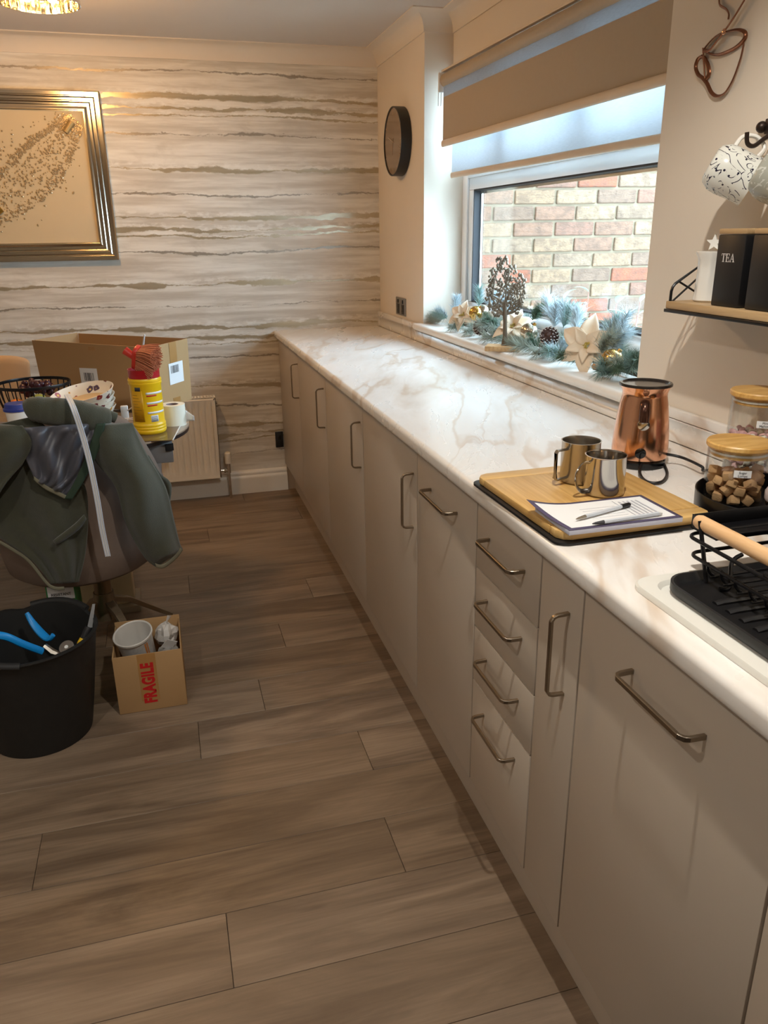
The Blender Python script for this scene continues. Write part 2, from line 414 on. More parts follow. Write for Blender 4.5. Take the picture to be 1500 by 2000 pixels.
# ------------------------------------------------------------------ window
win = MB()
def ring(mb, y0, y1, z0, z1, x0, x1, w):
    mb.box(x0, x1, y0, y1, z1-w, z1); mb.box(x0, x1, y0, y1, z0, z0+w)
    mb.box(x0, x1, y0, y0+w, z0+w, z1-w); mb.box(x0, x1, y1-w, y1, z0+w, z1-w)
ring(win, YR, YN, .995, 2.03, XG, XG+.07, .055)
win.box(XG, XG+.07, YR+.055, YN-.055, 1.625, 1.675)
for yy in (2.98, 2.38): win.box(XG+.002, XG+.07, yy-.03, yy+.03, 1.675, 1.975)
w1 = struct(win.build('window_1', M['upvc'], bev=.004))
sash = MB(); ring(sash, YR+.057, YN-.057, 1.048, 1.627, XG+.008, XG+.062, .05)
so = sash.build('sash_frame', M['upvc'], w1, bev=.005)
gk = MB(); ring(gk, YR+.106, YN-.106, 1.097, 1.578, XG+.012, XG+.058, .007)
gk.build('rubber_gasket', M['rubber'], w1)
MB().box(XG+.028, XG+.034, YR+.112, YN-.112, 1.102, 1.572).build('pane', M['glass'], w1)
for a, b in ((YR+.055, 2.35), (2.41, 2.95), (3.01, YN-.055)):
    MB().box(XG+.028, XG+.034, a, b, 1.675, 1.975).build('pane', M['glass'], w1)
sp = MB(); ring(sp, YR+.113, YN-.113, 1.104, 1.571, XG+.042, XG+.05, .012); sp.build('spacer_bar', M['chrome'], w1)
# sill: thin board with rounded nose
sl = MB(); nose = [(XG+.01, .965), (XG+.01, .997)]+[(.578-.016*math.sin(PI*i/8), .981+.016*math.cos(PI*i/8)) for i in range(9)]
sl.prism(nose, YR-.0, YN+.035, 'xz'); 
sl2 = sl.build('sill', mat('white_sill', c(236, 230, 222), .3, var=.02), w1)
# exterior: neighbouring wall of separate bricks
ang = R(-6)
bo = MB(); bo.box(-.15, 2.6, 0, .1, -.2, 2.6)
ow = bo.build('wall_outside', mat('mortar', c(132, 118, 98), .95, var=.12, vscale=30), smooth=0); struct(ow)
ow.location = (.95, 4.03, 0); ow.rotation_euler = (0, 0, ang)
bm_ = []
for k in range(3):
    b_ = MB().box(-.107, .107, -.013, .02, -.0325, .0325)
    for i, vtx in enumerate(b_.v): b_.v[i] = tuple(v+random.uniform(-.0025, .0025) for v in vtx)
    bm_.append(b_)
proto = None
rng = random.Random(3)
for row in range(-2, 26):
    z = .62+row*.079
    for k in range(12):
        x = -.05+k*.226+(row % 2)*.113
        if x > 2.5 or z > 2.5: continue
        if proto is None:
            proto = [b.build('brick', M['brick'], ow, smooth=0, bev=.004, seg=1, world=False) for b in bm_]
            for p_ in proto[1:]: pass
            o = proto[0]
        elif row == -2 and k in (1, 2): o = proto[k]
        else: o = inst(proto[rng.randrange(3)], ow)
        o.location = (x, rng.uniform(-.002, .002), z); o.scale = (1, 1, 1.03)
struct(MB().box(.98, 4.2, YB, 4.6, -.3, -.2).build('ground_outside', mat('paving', c(150, 146, 138), .9, var=.15)))

# ------------------------------------------------------------------ kitchen run
UPX = .588
YE = -.35
prof = [(UPX, .872), (UPX, .91)]+[(.012-.012*math.sin(PI/2*i/6), .898+.012*math.cos(PI/2*i/6)) for i in range(7)]+[(.012-.012*math.cos(PI/2*i/6), .884-.012*math.sin(PI/2*i/6)) for i in range(7)]
wt = MB().prism(prof, YE, L-.001, 'xz').build('worktop', M['marble'])
tag(wt, 'long white marble-effect worktop with tan veins over the base units', 'worktop')
us = MB().box(UPX, W-.001, YE, L-.001, .9105, .966)
us.box(UPX, W-.001, YN+.037, L-.001, .966, .99); us.box(UPX, W-.001, YE, YR-.002, .966, .99)
tag(us.build('worktop_upstand', M['marble'], bev=.003), 'marble-effect upstand strip along the wall behind the worktop', 'upstand')
tag(MB().box(.07, .088, YE, L-.013, .001, .155).build('plinth', M['plinth']), 'pale beige kickboard under the row of base units', 'plinth')
DX, DB, DT = .02, .158, .866
def bar_handle(parent, a, b, out=.032, w=.009, name='handle'):
    """flat D handle between two fixing points on the door plane"""
    A = Vector(a); B = Vector(b); d = (B-A).normalized(); n = Vector((-1, 0, 0))
    pts = [A, A+n*(out-.010)+d*.001, A+n*(out-.004)+d*.0035, A+n*out+d*.010, B+n*out-d*.010, B+n*(out-.004)-d*.0035, B+n*(out-.010)-d*.001, B]
    side = d.cross(n)
    mb = MB().tube(pts, [(w/2*1.25, .004)]*8, 4, flat=side)
    return mb.build(name, M['nickel'], parent, smooth=20, bev=.0008, seg=1)
def unit(ya, yb, name, label, cat='cabinet', group='row of base units'):
    t = thing(name, label, cat, (.3, (ya+yb)/2, .155), group)
    mb = MB()
    mb.box(.041, .585, ya+.001, ya+.018, .156, .871); mb.box(.041, .585, yb-.018, yb-.001, .156, .871)
    mb.box(.041, .585, ya+.018, yb-.018, .156, .174); mb.box(.057, .585, ya+.018, yb-.018, .853, .871); mb.box(.57, .585, ya+.018, yb-.018, .174, .853)
    mb.build('carcass', M['cab_in'], t, smooth=0)
    return t
def door(t, ya, yb, za=DB, zb=DT, name='door', gap=.0024):
    return MB().box(DX, DX+.019, ya+gap, yb-gap, za, zb).build(name, M['cab'], t, bev=.0012, seg=2)
YS = [L-.004, 3.7015, 3.0517, 2.439, 1.8557, 1.4426, 1.1419, .9932, .5507, -.05, -.35]
H = lambda a, b: (px(*a, 'x', DX), px(*b, 'x', DX))
vert = {0: ((582, 712), (583, 776)), 1: ((632, 759), (635, 835)), 2: ((704, 825), (705, 912)), 3: ((807, 924), (808, 1030))}
labs = ['beige base cabinet with tall bar handle, against the wallpapered wall', 'beige base cabinet with bar handle, second from the wallpapered wall',
        'beige base cabinet with bar handle, third from the wallpapered wall', 'beige base cabinet with bar handle, fourth from the wallpapered wall, beside the bin-width unit']
for i in range(4):
    t = unit(YS[i+1], YS[i], 'base_cabinet', labs[i]); d = door(t, YS[i+1], YS[i])
    a, b = H(*vert[i]); y = (a.y+b.y)/2
    bar_handle(d, (DX, y, a.z), (DX, y, b.z))
t = unit(YS[5], YS[4], 'base_cabinet', 'beige cabinet with horizontal handle at top, left of the drawer stack'); d = door(t, YS[5], YS[4])
a, b = H((842, 957), (893, 1001)); z = (a.z+b.z)/2; bar_handle(d, (DX, a.y, z), (DX, b.y, z))
t = unit(YS[6], YS[5], 'drawer_unit', 'narrow beige unit of four stacked drawers under the chopping board')
zs = [DT, px(932, 1108, 'x', DX).z, px(928, 1222, 'x', DX).z, px(925, 1326, 'x', DX).z, DB]
hh = [((956, 1054), (1025, 1116)), ((952, 1176), (1019, 1246)), ((950, 1289), (1012, 1369)), ((945, 1397), (1005, 1483))]
for i in range(4):
    d = door(t, YS[6], YS[5], zs[i+1]+.0015, zs[i]-.0015*(i > 0), 'drawer_front')
    a, b = H(*hh[i]); z = (a.z+b.z)/2; bar_handle(d, (DX, a.y, z), (DX, b.y, z))
t = unit(YS[7], YS[6], 'base_cabinet', 'very narrow beige pull-out cabinet with vertical handle, right of the drawers'); d = door(t, YS[7], YS[6])
a, b = H((1112, 1198), (1100, 1354)); y = (a.y+b.y)/2; bar_handle(d, (DX, y, a.z), (DX, y, b.z))
t = unit(YS[8], YS[7], 'base_cabinet', 'wide beige integrated-appliance front with long horizontal handle, nearest the camera'); d = door(t, YS[8], YS[7])
a, b = H((1236, 1312), (1378, 1437)); z = (a.z+b.z)/2; bar_handle(d, (DX, a.y, z), (DX, b.y, z))
t = unit(YS[9], YS[8], 'base_cabinet', 'beige base unit at the bottom right corner, mostly out of view'); d = door(t, YS[9], YS[8])

# ------------------------------------------------------------------ roller blind
M['blind'] = mat('taupe_blind_fabric', c(178, 160, 138), .85, var=.03, vscale=60, bmp=.1, bscale=500)
M['blindbar'] = mat('cream_bar', c(220, 200, 176), .5)
def m_sheer():
    m, nt, b = newmat('sheer_fabric'); nt.nodes.remove(b)
    out = [n for n in nt.nodes if n.type == 'OUTPUT_MATERIAL'][0]
    tl = nd(nt, 'ShaderNodeBsdfTranslucent', {'Color': (.54, .55, .56, 1)}); df = nd(nt, 'ShaderNodeBsdfDiffuse', {'Color': (.62, .64, .66, 1)})
    tr = nd(nt, 'ShaderNodeBsdfTransparent', {'Color': (.7, .75, .8, 1)})
    a = nd(nt, 'ShaderNodeMixShader', {0: .4, 1: tl.outputs[0], 2: df.outputs[0]})
    wv = noise(nt, mapv(nt, coord(nt), (1, 40, 900)), 1, 2)
    mx = nd(nt, 'ShaderNodeMixShader', {0: mr(nt, wv, .3, .7, .80, .92), 1: tr.outputs[0], 2: a.outputs[0]})
    nt.links.new(mx.outputs[0], out.inputs[0]); return m
M['sheer'] = m_sheer()
BLT = R(.55)
bl = thing('roller_blind', 'taupe double roller blind with sheer layer, half lowered over the window', 'blind', (.66, 2.66, 2.02))
YA, YZ = 1.80, 3.485
mb = MB().cyl((.672, YA, 1.995), (.672, YZ, 1.995), .027, n=24); mb.build('roller_tube', M['blind'], bl)
for ya_, yb_ in ((YZ, YZ+.012), (YA-.008, YA)): MB().box(.640, .70, ya_, yb_, 1.95, 2.025).build('bracket', M['whiteplastic'], bl, bev=.004)
MB().box(.655, .7345, YA, YZ+.01, 2.026, 2.034).build('fixing_rail', M['blindbar'], bl, bev=.001)
MB().box(.660, .6612, YA+.005, YZ-.005, 1.765, 1.930).build('opaque_fabric', M['blind'], bl, smooth=0)
MB().box(.6602, .6608, YA+.005, YZ-.005, 1.930, 1.988).build('sheer_band', M['sheer'], bl, smooth=0)
MB().box(.7095, .7102, YA+.005, YZ+.01, 1.632, 1.98).build('sheer_fabric', M['sheer'], bl, smooth=0)
mb = MB().tube([(.660, YA+.003, 1.752), (.660, YZ-.003, 1.752)], [(.014, .007)]*2, 16, flat=(0, 0, 1)); mb.build('bottom_bar', M['blindbar'], bl)
mb = MB().tube([(.7098, YA+.003, 1.628), (.7098, YZ+.012, 1.628)], [(.012, .006)]*2, 16, flat=(0, 0, 1)); mb.build('bottom_bar', M['blindbar'], bl)
bl.rotation_euler = (BLT, 0, 0)
ch = MB()
for s_ in (0, .012): ch.cyl((.645+s_, YZ+.016, 2.0), (.645+s_, YZ+.016, 1.90), .0018, n=6)
ch.build('chain', M['whiteplastic'], bl)

# ------------------------------------------------------------------ clock and sockets
M['smoke'] = mat('smoked_mirror', c(150, 128, 106), .14, .45, var=.05)
ck = thing('wall_clock', 'round black-rimmed wall clock with smoky face on the pier by the window', 'clock', (W, 3.90, 1.805))
T = Matrix.Translation((W-.001, 3.895, 1.808)) @ Matrix.Rotation(R(-90), 4, 'Y')
MB().lathe([(.146, 0), (.15, .001), (.15, .05), (.144, .05), (.144, .045), (0, .045)], 64, M=T).build('case', M['black'], ck, smooth=30)
MB().lathe([(.1435, .0455), (.1435, .0465), (0, .0465)], 64, M=T).build('dial', M['smoke'], ck, smooth=30)
M['dialmark'] = mat('dial_marks', c(170, 150, 128), .4)
for i in range(12):
    a = i*PI/6; mk = MB().box(-.0015, .0015, .115, .134, .0466, .0474, M=T @ Matrix.Rotation(a, 4, 'Z')); mk.build('hour_mark', M['dialmark'], ck, smooth=0)
for a, l in ((R(-18), .085), (R(75), .06)): MB().box(-.002, .002, -.015, l, .0476, .0484, M=T @ Matrix.Rotation(a, 4, 'Z')).build('hand', M['dialmark'], ck, smooth=0)
def socket(name, label, o, xax, w=.147, h=.087):
    F = frame(o, xax, (0, 0, 1)); t = thing(name, label, 'socket', o)
    MB().box(-w/2, w/2, -h/2, h/2, .0005, .006, M=F).build('plate', M['steelgrey'], t, bev=.002)
    for sx in (-1, 1):
        ins = MB().box(sx*w*.24-.022, sx*w*.24+.022, -.036, .012, .006, .0068, M=F).build('insert', M['black'], t, bev=.0003)
        MB().box(sx*w*.24-.007, sx*w*.24+.007, .016, .034, .006, .0095, M=F).build('switch', M['black'], t, bev=.001)
        for dx, dy, a, b in ((0, 0, .0025, .005), (-.011, -.02, .004, .002), (.011, -.02, .004, .002)):
            MB().box(sx*w*.24+dx-a, sx*w*.24+dx+a, dy-b, dy+b, .0068, .0072, M=F).build('pin_hole', M['blackgloss'], ins, smooth=0)
M['steelgrey'] = mat('satin_steel', c(150, 146, 140), .35, .8)
socket('wall_socket', 'brushed steel double socket on the pier above the upstand', (W, 3.925, 1.047), (0, -1, 0), w=.165)
t = thing('wall_socket', 'black socket low on the wallpaper beside the last base unit', 'socket', (0, L, .302))
MB().box(-.028, .016, L-.012, L-.0005, .255, .345).build('plate', M['black'], t, bev=.002)
MB().box(-.012, .002, L-.016, L-.012, .30, .325).build('switch', M['blackgloss'], t, bev=.001)

# ------------------------------------------------------------------ radiator
M['rad'] = mat('radiator_enamel', c(238, 230, 216), .35, var=.01)
rd = thing('radiator', 'cream panel radiator with ribbed front below the wallpaper', 'radiator', (-.8, L-.07, .13))
x0, x1, z0, z1 = -1.35, -.352, .135, .578
yf = L-.105
def radfront(u, v):
    x = x0+(x1-x0)*u; z = z0+(z1-z0)*v
    k = ((x-x1)/.0335) % 1; ins = .055 < v*1.0*(z1-z0) < (z1-z0)-.04 and x < x1-.02
    d = .008*min(1, max(0, 1.6-abs(k-.5)*5.2)) if ins else 0
    edge = min(u, 1-u)*(x1-x0)
    return (x, yf+d, z)
mb = MB().grid(radfront, 480, 22); mb.build('front_panel', M['rad'], rd, smooth=60)
MB().box(x0, x1, yf+.012, yf+.016, z0, z1).box(x0, x1, L-.045, L-.035, z0+.01, z1-.01).build('back_panel', M['rad'], rd)
mb = MB(); mb.box(x0, x1, yf-.001, yf+.012, z1-.012, z1); mb.box(x0, x1, yf-.001, yf+.012, z0, z0+.012); mb.box(x1-.012, x1, yf-.001, yf+.012, z0, z1); mb.build('panel_seam', M['rad'], rd, bev=.003)
MB().box(x1-.004, x1+.002, yf+.004, L-.03, z0+.02, z1-.004).build('side_cover', M['rad'], rd, bev=.002)
gr = MB(); gr.box(x0, x1, yf+.004, yf+.01, z1, z1+.006); gr.box(x0, x1, L-.04, L-.034, z1, z1+.006)
for i in range(61): xx = x0+(x1-x0)*i/60; gr.box(xx-.0035, xx+.0035, yf+.004, L-.034, z1+.001, z1+.0055)
for yy in (yf+.027, yf+.046): gr.box(x0, x1, yy-.002, yy+.002, z1+.001, z1+.0056)
gr.build('top_grille', M['rad'], rd, smooth=0)
MB().cyl((x1, yf+.03, z1-.03), (x1+.012, yf+.03, z1-.03), .007, n=12).build('bleed_plug', M['nickel'], rd)
tv = MB().cyl((x1+.045, yf+.03, .205), (x1+.045, yf+.03, .262), .0185, .0175, 24); tv.cyl((x1+.045, yf+.03, .262), (x1+.045, yf+.03, .268), .0175, .012, 24)
tvo = tv.build('valve_head', M['rad'], rd, bev=.001)
mb = MB().cyl((x1, yf+.03, .165), (x1+.045, yf+.03, .165), .009, n=16); mb.cyl((x1+.045, yf+.03, .15), (x1+.045, yf+.03, .205), .012, n=16); mb.cyl((x1+.018, yf+.03, .165), (x1+.03, yf+.03, .165), .013, n=6)
mb.build('valve_body', M['chrome'], rd)
MB().cyl((x1+.045, yf+.03, .001), (x1+.045, yf+.03, .155), .0075, n=16).build('pipe', M['chrome'], rd)

# ------------------------------------------------------------------ picture
pc = thing('framed_picture', 'large picture of a crystal splash in a stepped silver frame', 'picture', (-1.4, L, 1.67))
PX0, PX1, PZ0, PZ1 = -2.15, -.757, 1.292, 2.045
fp = [(0, 0), (0, .03), (.006, .036), (.02, .036), (.022, .029), (.025, .029), (.032, .033), (.040, .033), (.042, .024), (.046, .024), (.053, .028), (.060, .028), (.062, .019), (.066, .019), (.072, .022), (.079, .022), (.082, .012), (.084, .012), (.084, 0)]
def picrail(a, b, ins, name):
    """mitred moulding from corner a to corner b, profile stepping inwards"""
    vs = []; n = len(fp)
    for (x, z), s_ in ((a, 1), (b, -1)):
        dx, dz = ins; ax = 1 if abs(b[0]-a[0]) > abs(b[1]-a[1]) else 0
        for d, h in fp:
            sx = d*s_*(1 if (b[0]-a[0]) > 0 else -1) if ax else d*dx
            sz = d*dz if ax else d*s_*(1 if (b[1]-a[1]) > 0 else -1)
            vs.append((x+sx, L-.001-h, z+sz))
    fs = [(k, (k+1) % n, n+(k+1) % n, n+k) for k in range(n)]+[tuple(range(n)), tuple(range(2*n-1, n-1, -1))]
    return MB().add(vs, fs).build(name, M['frame'], pc, smooth=28)
M['frame'] = mat('silver_leaf_frame', c(206, 196, 178), .16, 1, var=.05)
picrail((PX0, PZ1), (PX1, PZ1), (0, -1), 'frame_rail'); picrail((PX0, PZ0), (PX1, PZ0), (0, 1), 'frame_rail')
picrail((PX1, PZ0), (PX1, PZ1), (-1, 0), 'frame_rail'); picrail((PX0, PZ0), (PX0, PZ1), (1, 0), 'frame_rail')
MB().box(PX0+.05, PX1-.05, L-.008, L-.002, PZ0+.05, PZ1-.05).build('mount_board', mat('pale_gold_mount', c(206, 186, 150), .55, var=.03), pc, smooth=0)
M['crystal'] = mat('crystal_chips', c(196, 172, 134), .18, .45, var=.5, vscale=90)
rg = random.Random(11)
def Pp(x, y): return px(x, y, 'y', L-.012)
cr = MB(); axis0, axis1 = Pp(-40, 430), Pp(140, 240)
dirv = (axis1-axis0); ln_ = dirv.length; dirv /= ln_; nv_ = Vector((-dirv.z, 0, dirv.x))
for i in range(1700):
    t_ = rg.random()**.75
    wdt = .035+.105*math.sin(PI*min(1, t_*.9+.06))
    q = rg.gauss(0, .5)
    if rg.random() < .5: q = math.copysign(.55+.3*rg.random(), q)*(.7 if q > 0 else 1.15)
    p_ = axis0+dirv*(t_*ln_*1.04)+nv_*(q*wdt)
    r_ = rg.uniform(.0014, .0048)
    if p_.x > PX1-.09 or p_.z > PZ1-.09 or p_.z < PZ0+.09: continue
    cr.sph((p_.x, L-.0105, p_.z), r_, (1, .6, rg.uniform(.7, 2.)), 6, Matrix.Rotation(rg.uniform(0, 3), 4, 'Y'))
tag(cr.build('crystal_splash', M['crystal'], pc, smooth=0), kind='stuff')
a = Pp(128, 258); b = Pp(140, 238)
MB().cyl((a.x, L-.016, a.z), (b.x, L-.016, b.z), .012, .016, 12).build('cork_shape', mat('pale_gold', c(196, 164, 108), .4, .5), pc)
a = Pp(-30, 432); b = Pp(4, 408)
MB().cyl((a.x, L-.018, a.z), (b.x, L-.018, b.z), .020, .014, 16).build('bottle_neck', mat('gold_leaf', c(178, 142, 62), .3, .8), pc)

# ------------------------------------------------------------------ ceiling lamp
lp = thing('ceiling_lamp', 'round chrome ceiling lamp with crystals glowing warm near the wallpaper', 'lamp', (-.885, 3.385, ZC))
T = Matrix.Translation((-.885, 3.385, 0))
MB().lathe([(.135, 2.175), (.139, 2.175), (.139, 2.215), (.135, 2.215), (.135, 2.175)], 64, M=T, caps=False).build('ring', M['chrome'], lp, smooth=30)
MB().lathe([(0, 2.2695), (.11, 2.2695), (.11, 2.235), (.1, 2.23), (0, 2.23)], 48, M=T).build('ceiling_plate', M['chrome'], lp, smooth=30)
m_, nt_, b_ = newmat('warm_bulb'); setp(b_, Base_Color=(1, .8, .5, 1), Emission_Color=(1, .62, .24, 1), Emission_Strength=14.)
M['bulb'] = m_
M['lampglass'] = mat('crystal_rod', c(255, 240, 215), .05, 0, Transmission_Weight=1.)
for i in range(26):
    a = 2*PI*i/26
    MB().cyl((-.885+.122*math.cos(a), 3.385+.122*math.sin(a), 2.178), (-.885+.122*math.cos(a), 3.385+.122*math.sin(a), 2.226), .008, n=6).build('crystal_rod', M['lampglass'], lp, smooth=0)
for i in range(4):
    a = PI/4+PI/2*i; MB().sph((-.885+.06*math.cos(a), 3.385+.06*math.sin(a), 2.205), .017, n=16).build('bulb', M['bulb'], lp)
ll = bpy.data.lights.new('lamp_light', 'POINT'); ll.energy = 9.5; ll.color = (1, .56, .22); ll.shadow_soft_size = .06
lo = bpy.data.objects.new('lamp_light', ll); lo.location = (-.885, 3.385, 2.14); COL.objects.link(lo)

# ------------------------------------------------------------------ wall items beside the window
WX = W-.006
def wp(x, y, xx=WX): return px(x, y, 'x', xx)
def K6(pts, xx=WX): return [wp(1250+a/4.76, b/4.76, xx) for a, b in pts]
co_ = thing('wall_ornament', 'bent copper coffee-cup outline hung on the wall above the mugs', 'ornament', wp(1400, 180))
wire = [(.004, .0022)]
def cw(pts, name, closed=False, xx=WX, r=.0042):
    P = spline(K6(pts, xx), 8, closed)
    return MB().tube(P, [(r, .0018)]*len(P), 8, closed, flat=(0, .7, .7) if False else None).build(name, M['copper_dark'], co_)
cw([(735, -60), (735, 0), (745, 50), (800, 85), (825, 130), (820, 180)], 'steam_curl')
cw([(1010, -70), (970, 0), (880, 150), (780, 295), (700, 400), (640, 470), (600, 470)], 'steam_stroke', xx=WX-.006)
cw([(600, 462), (640, 400), (710, 335), (800, 295), (900, 275), (970, 295), (978, 345), (930, 410), (860, 460), (740, 508), (650, 500)], 'cup_rim', True)
cw([(965, 400), (935, 540), (865, 735), (790, 860), (720, 893), (665, 862), (625, 780), (585, 728), (540, 690), (518, 620), (540, 550), (585, 520)], 'cup_body')
cw([(590, 530), (630, 600), (643, 680), (610, 742)], 'cup_handle'); cw([(585, 450), (590, 540), (598, 640), (604, 735)], 'cup_handle')
MB().sph(wp(1250+780/4.76, 295/4.76, WX-.009), .006, (.6, 1, 1)).build('rivet', M['copper'], co_)

# mug rail with two hanging mugs
rl = thing('mug_rail', 'dark bronze rail with hooks holding the patterned mugs', 'rail', (W, 1.42, 1.585))
M['bronze'] = mat('dark_bronze', c(60, 48, 42), .4, .7)
MB().box(W-.012, W-.001, 1.0, 1.425, 1.572, 1.60).build('rail_bar', M['bronze'], rl, bev=.002)
MB().sph((W-.012, 1.432, 1.586), .011).build('finial', M['bronze'], rl)
for yy in (1.395, 1.30, 1.20):
    P = spline([(W-.01, yy, 1.575), (W-.035, yy, 1.56), (W-.055, yy, 1.548), (W-.07, yy, 1.553), (W-.074, yy, 1.572)], 6)
    MB().tube(P, .0042, 8).build('hook', M['bronze'], rl)
def scroll_paint(name, base, ink, scale):
    m, nt, b = newmat(name); co = coord(nt)
    w = nd(nt, 'ShaderNodeVectorMath', {0: co, 1: nd(nt, 'ShaderNodeVectorMath', {0: nd(nt, 'ShaderNodeTexNoise', {'Vector': co, 'Scale': 22., 'Detail': 0.}).outputs[1], 3: .05}, operation='SCALE').outputs[0]}, operation='ADD').outputs[0]
    vo = nd(nt, 'ShaderNodeTexVoronoi', {'Vector': w, 'Scale': scale}); d = vo.outputs['Distance']
    rings = ma(nt, 'ABSOLUTE', ma(nt, 'SINE', ma(nt, 'MULTIPLY', d, 9.5)))
    ln = mr(nt, rings, .16, .30, 1, 0); dots = mr(nt, nd(nt, 'ShaderNodeTexVoronoi', {'Vector': co, 'Scale': scale*2.1}).outputs['Distance'], .16, .2, 1, 0)
    cut = mr(nt, noise(nt, co, 60, 1), .44, .5)
    setp(b, Base_Color=mixc(nt, ma(nt, 'MAXIMUM', ma(nt, 'MULTIPLY', ln, cut), dots), c(*base), c(*ink)), Roughness=.16); return m
M['scroll'] = scroll_paint('white_scroll_mug', (232, 232, 224), (40, 38, 56), 38)
M['scroll_g'] = scroll_paint('grey_scroll_mug', (168, 168, 156), (205, 205, 196), 38)
def hung_mug(name, label, o, axis, hdir, m, r=.043, h=.095):
    """mug with its base at o, mouth along axis, handle towards hdir"""
    t = thing(name, label, 'mug', o, 'mugs hanging from the rail')
    z = Vector(axis).normalized(); x = (Vector(hdir)-z*z.dot(Vector(hdir))).normalized(); y = z.cross(x)
    T = Matrix((x, y, z)).transposed().to_4x4(); T.translation = Vector(o)
    MB().lathe([(0, 0), (r*.62, 0), (r*.78, .004), (r*.96, .018), (r, .035), (r*.97, h*.75), (r*1.0, h), (r*.96, h), (r*.93, h*.75), (r*.95, .035), (r*.8, .012), (0, .008)], 40, M=T).build('body', m, t, smooth=40)
    P = spline([T @ Vector(p) for p in ((r*.95, 0, h*.82), (r*1.45, 0, h*.86), (r*1.72, 0, h*.6), (r*1.5, 0, h*.33), (r*.97, 0, h*.28))], 8)
    MB().tube(P, [(.006, .0042)]*len(P), 10).build('handle', M['white'], t); return t
A1 = px(1385, 322, 'y', 1.41)
hung_mug('mug', 'white mug with dark scroll pattern hanging nearest the window', px(1388, 318, 'y', 1.435), (.62, -.42, -.36), (.5, .1, 1), M['scroll'], r=.046, h=.088)
hung_mug('mug', 'grey mug with pale scroll pattern hanging at the frame edge', px(1480, 330, 'y', 1.325), (.55, -.5, -.36), (.5, .1, 1), M['scroll_g'], r=.046, h=.088)

# shelf with wire brackets
sh = thing('wall_shelf', 'wooden wall shelf with black wire end bracket beside the window', 'shelf', (.545, 1.2, 1.24))
MB().box(.484, W-.001, .75, 1.527, 1.236, 1.252).build('board', M['shelfwood'], sh, bev=.002)
MB().box(.482, W-.001, .748, 1.529, 1.2285, 1.2355).build('base_frame', M['blackmetal'], sh, bev=.001)
for yy in (1.52, .76):
    P = [(.49, yy, 1.236), (.49, yy, 1.272), (.4925, yy, 1.281), (.498, yy, 1.288), (.60, yy, 1.352), (.60, yy, 1.232)]
    MB().tube(P, .0032, 8).build('bracket_rod', M['blackmetal'], sh)
    MB().cyl((.494, yy, 1.250), (.598, yy, 1.335), .0022, n=8).cyl((.505, yy, 1.293), (.598, yy, 1.245), .0022, n=8).build('bracket_brace', M['blackmetal'], sh)
def serif_tea(t, F):
    """the word TEA in serif capitals, three letter meshes"""
    h = .0155; th = .0022; tn_ = .0009
    def stroke(mb, pts): mb.prism(pts, 0, .0002, 'xy', M=F)
    def rc(mb, x0, x1, y0, y1): stroke(mb, [(x0, y0), (x1, y0), (x1, y1), (x0, y1)])
    T_ = MB(); x = -.0185; w = .0118
    rc(T_, x, x+w, h-tn_, h); rc(T_, x, x+tn_, h-.004, h-tn_); rc(T_, x+w-tn_, x+w, h-.004, h-tn_); rc(T_, x+w/2-th/2, x+w/2+th/2, tn_, h-tn_); rc(T_, x+w/2-.003, x+w/2+.003, 0, tn_)
    E_ = MB(); x = -.0055; w = .0108
    rc(E_, x, x+w-.001, h-tn_, h); rc(E_, x, x+w, 0, tn_); rc(E_, x+.0012, x+.0012+th, tn_, h-tn_); rc(E_, x+.0012+th, x+w*.68, h/2-tn_/2, h/2+tn_/2)
    rc(E_, x+w-.001-tn_, x+w-.001, h-.004, h-tn_); rc(E_, x+w-tn_, x+w, tn_, .0042); rc(E_, x+w*.68, x+w*.68+tn_, h/2-.0022, h/2+.0022)
    A_ = MB(); x = .0062; w = .0138; m = x+w*.5
    stroke(A_, [(x+.0016, tn_), (x+.0016+tn_*1.2, tn_), (m+tn_*.2, h*.9), (m-tn_*.4, h)]); stroke(A_, [(x+w-.0042, tn_), (x+w-.0016, tn_), (m+.0006, h), (m-.0008, h)])
    rc(A_, x+.0038, x+w-.0040, h*.33, h*.33+tn_); rc(A_, x, x+.0046, 0, tn_); rc(A_, x+w-.0056, x+w, 0, tn_)
    for q in (T_, E_, A_):
        q.v = [tuple(Vector(p)-(F.to_3x3() @ Vector((0, h/2, 0)))) for p in q.v]; q.build('letter', M['whiteplastic'], t, smooth=0)
def canister(label, word, y, x=.498):
    t = thing('storage_canister', label, 'canister', (x+.04, y, 1.252), 'black canisters on the wall shelf')
    MB().box(x, x+.08, y-.04, y+.04, 1.2525, 1.388).build('body', M['black'], t, bev=.003)
    MB().box(x, x+.08, y-.04, y+.04, 1.389, 1.399).build('lid', M['shelfwood'], t, bev=.002)
    if word: serif_tea(t, frame((x-.0003, y+.0045, 1.345), (0, -1, 0), (0, 0, 1)))
    return t
canister('black square canister lettered TEA on the wall shelf', 'TEA', 1.357)
canister('black square canister right of the TEA canister, at the frame edge', None, 1.258)
jr = thing('ceramic_jar', 'white fluted ceramic jar with a star finial beside the TEA canister', 'jar', (.553, 1.478, 1.252))
prof = [(0, 0), (.028, 0), (.031, .003), (.0295, .02), (.0285, .06), (.029, .085), (.034, .098), (.034, .102), (.0, .102)]
mb = MB(); n = 48; vs = []
for r, z in prof:
    for i in range(n):
        a = 2*PI*i/n; k = 1-.07*abs(math.sin(a*4)) if .003 < z < .09 else 1
        vs.append((.553+max(r, 1e-4)*k*math.cos(a), 1.478+max(r, 1e-4)*k*math.sin(a), 1.2525+z))
mb.add(vs, [(j*n+i, j*n+(i+1) % n, (j+1)*n+(i+1) % n, (j+1)*n+i) for j in range(len(prof)-1) for i in range(n)]); mb.build('body', M['white'], jr)
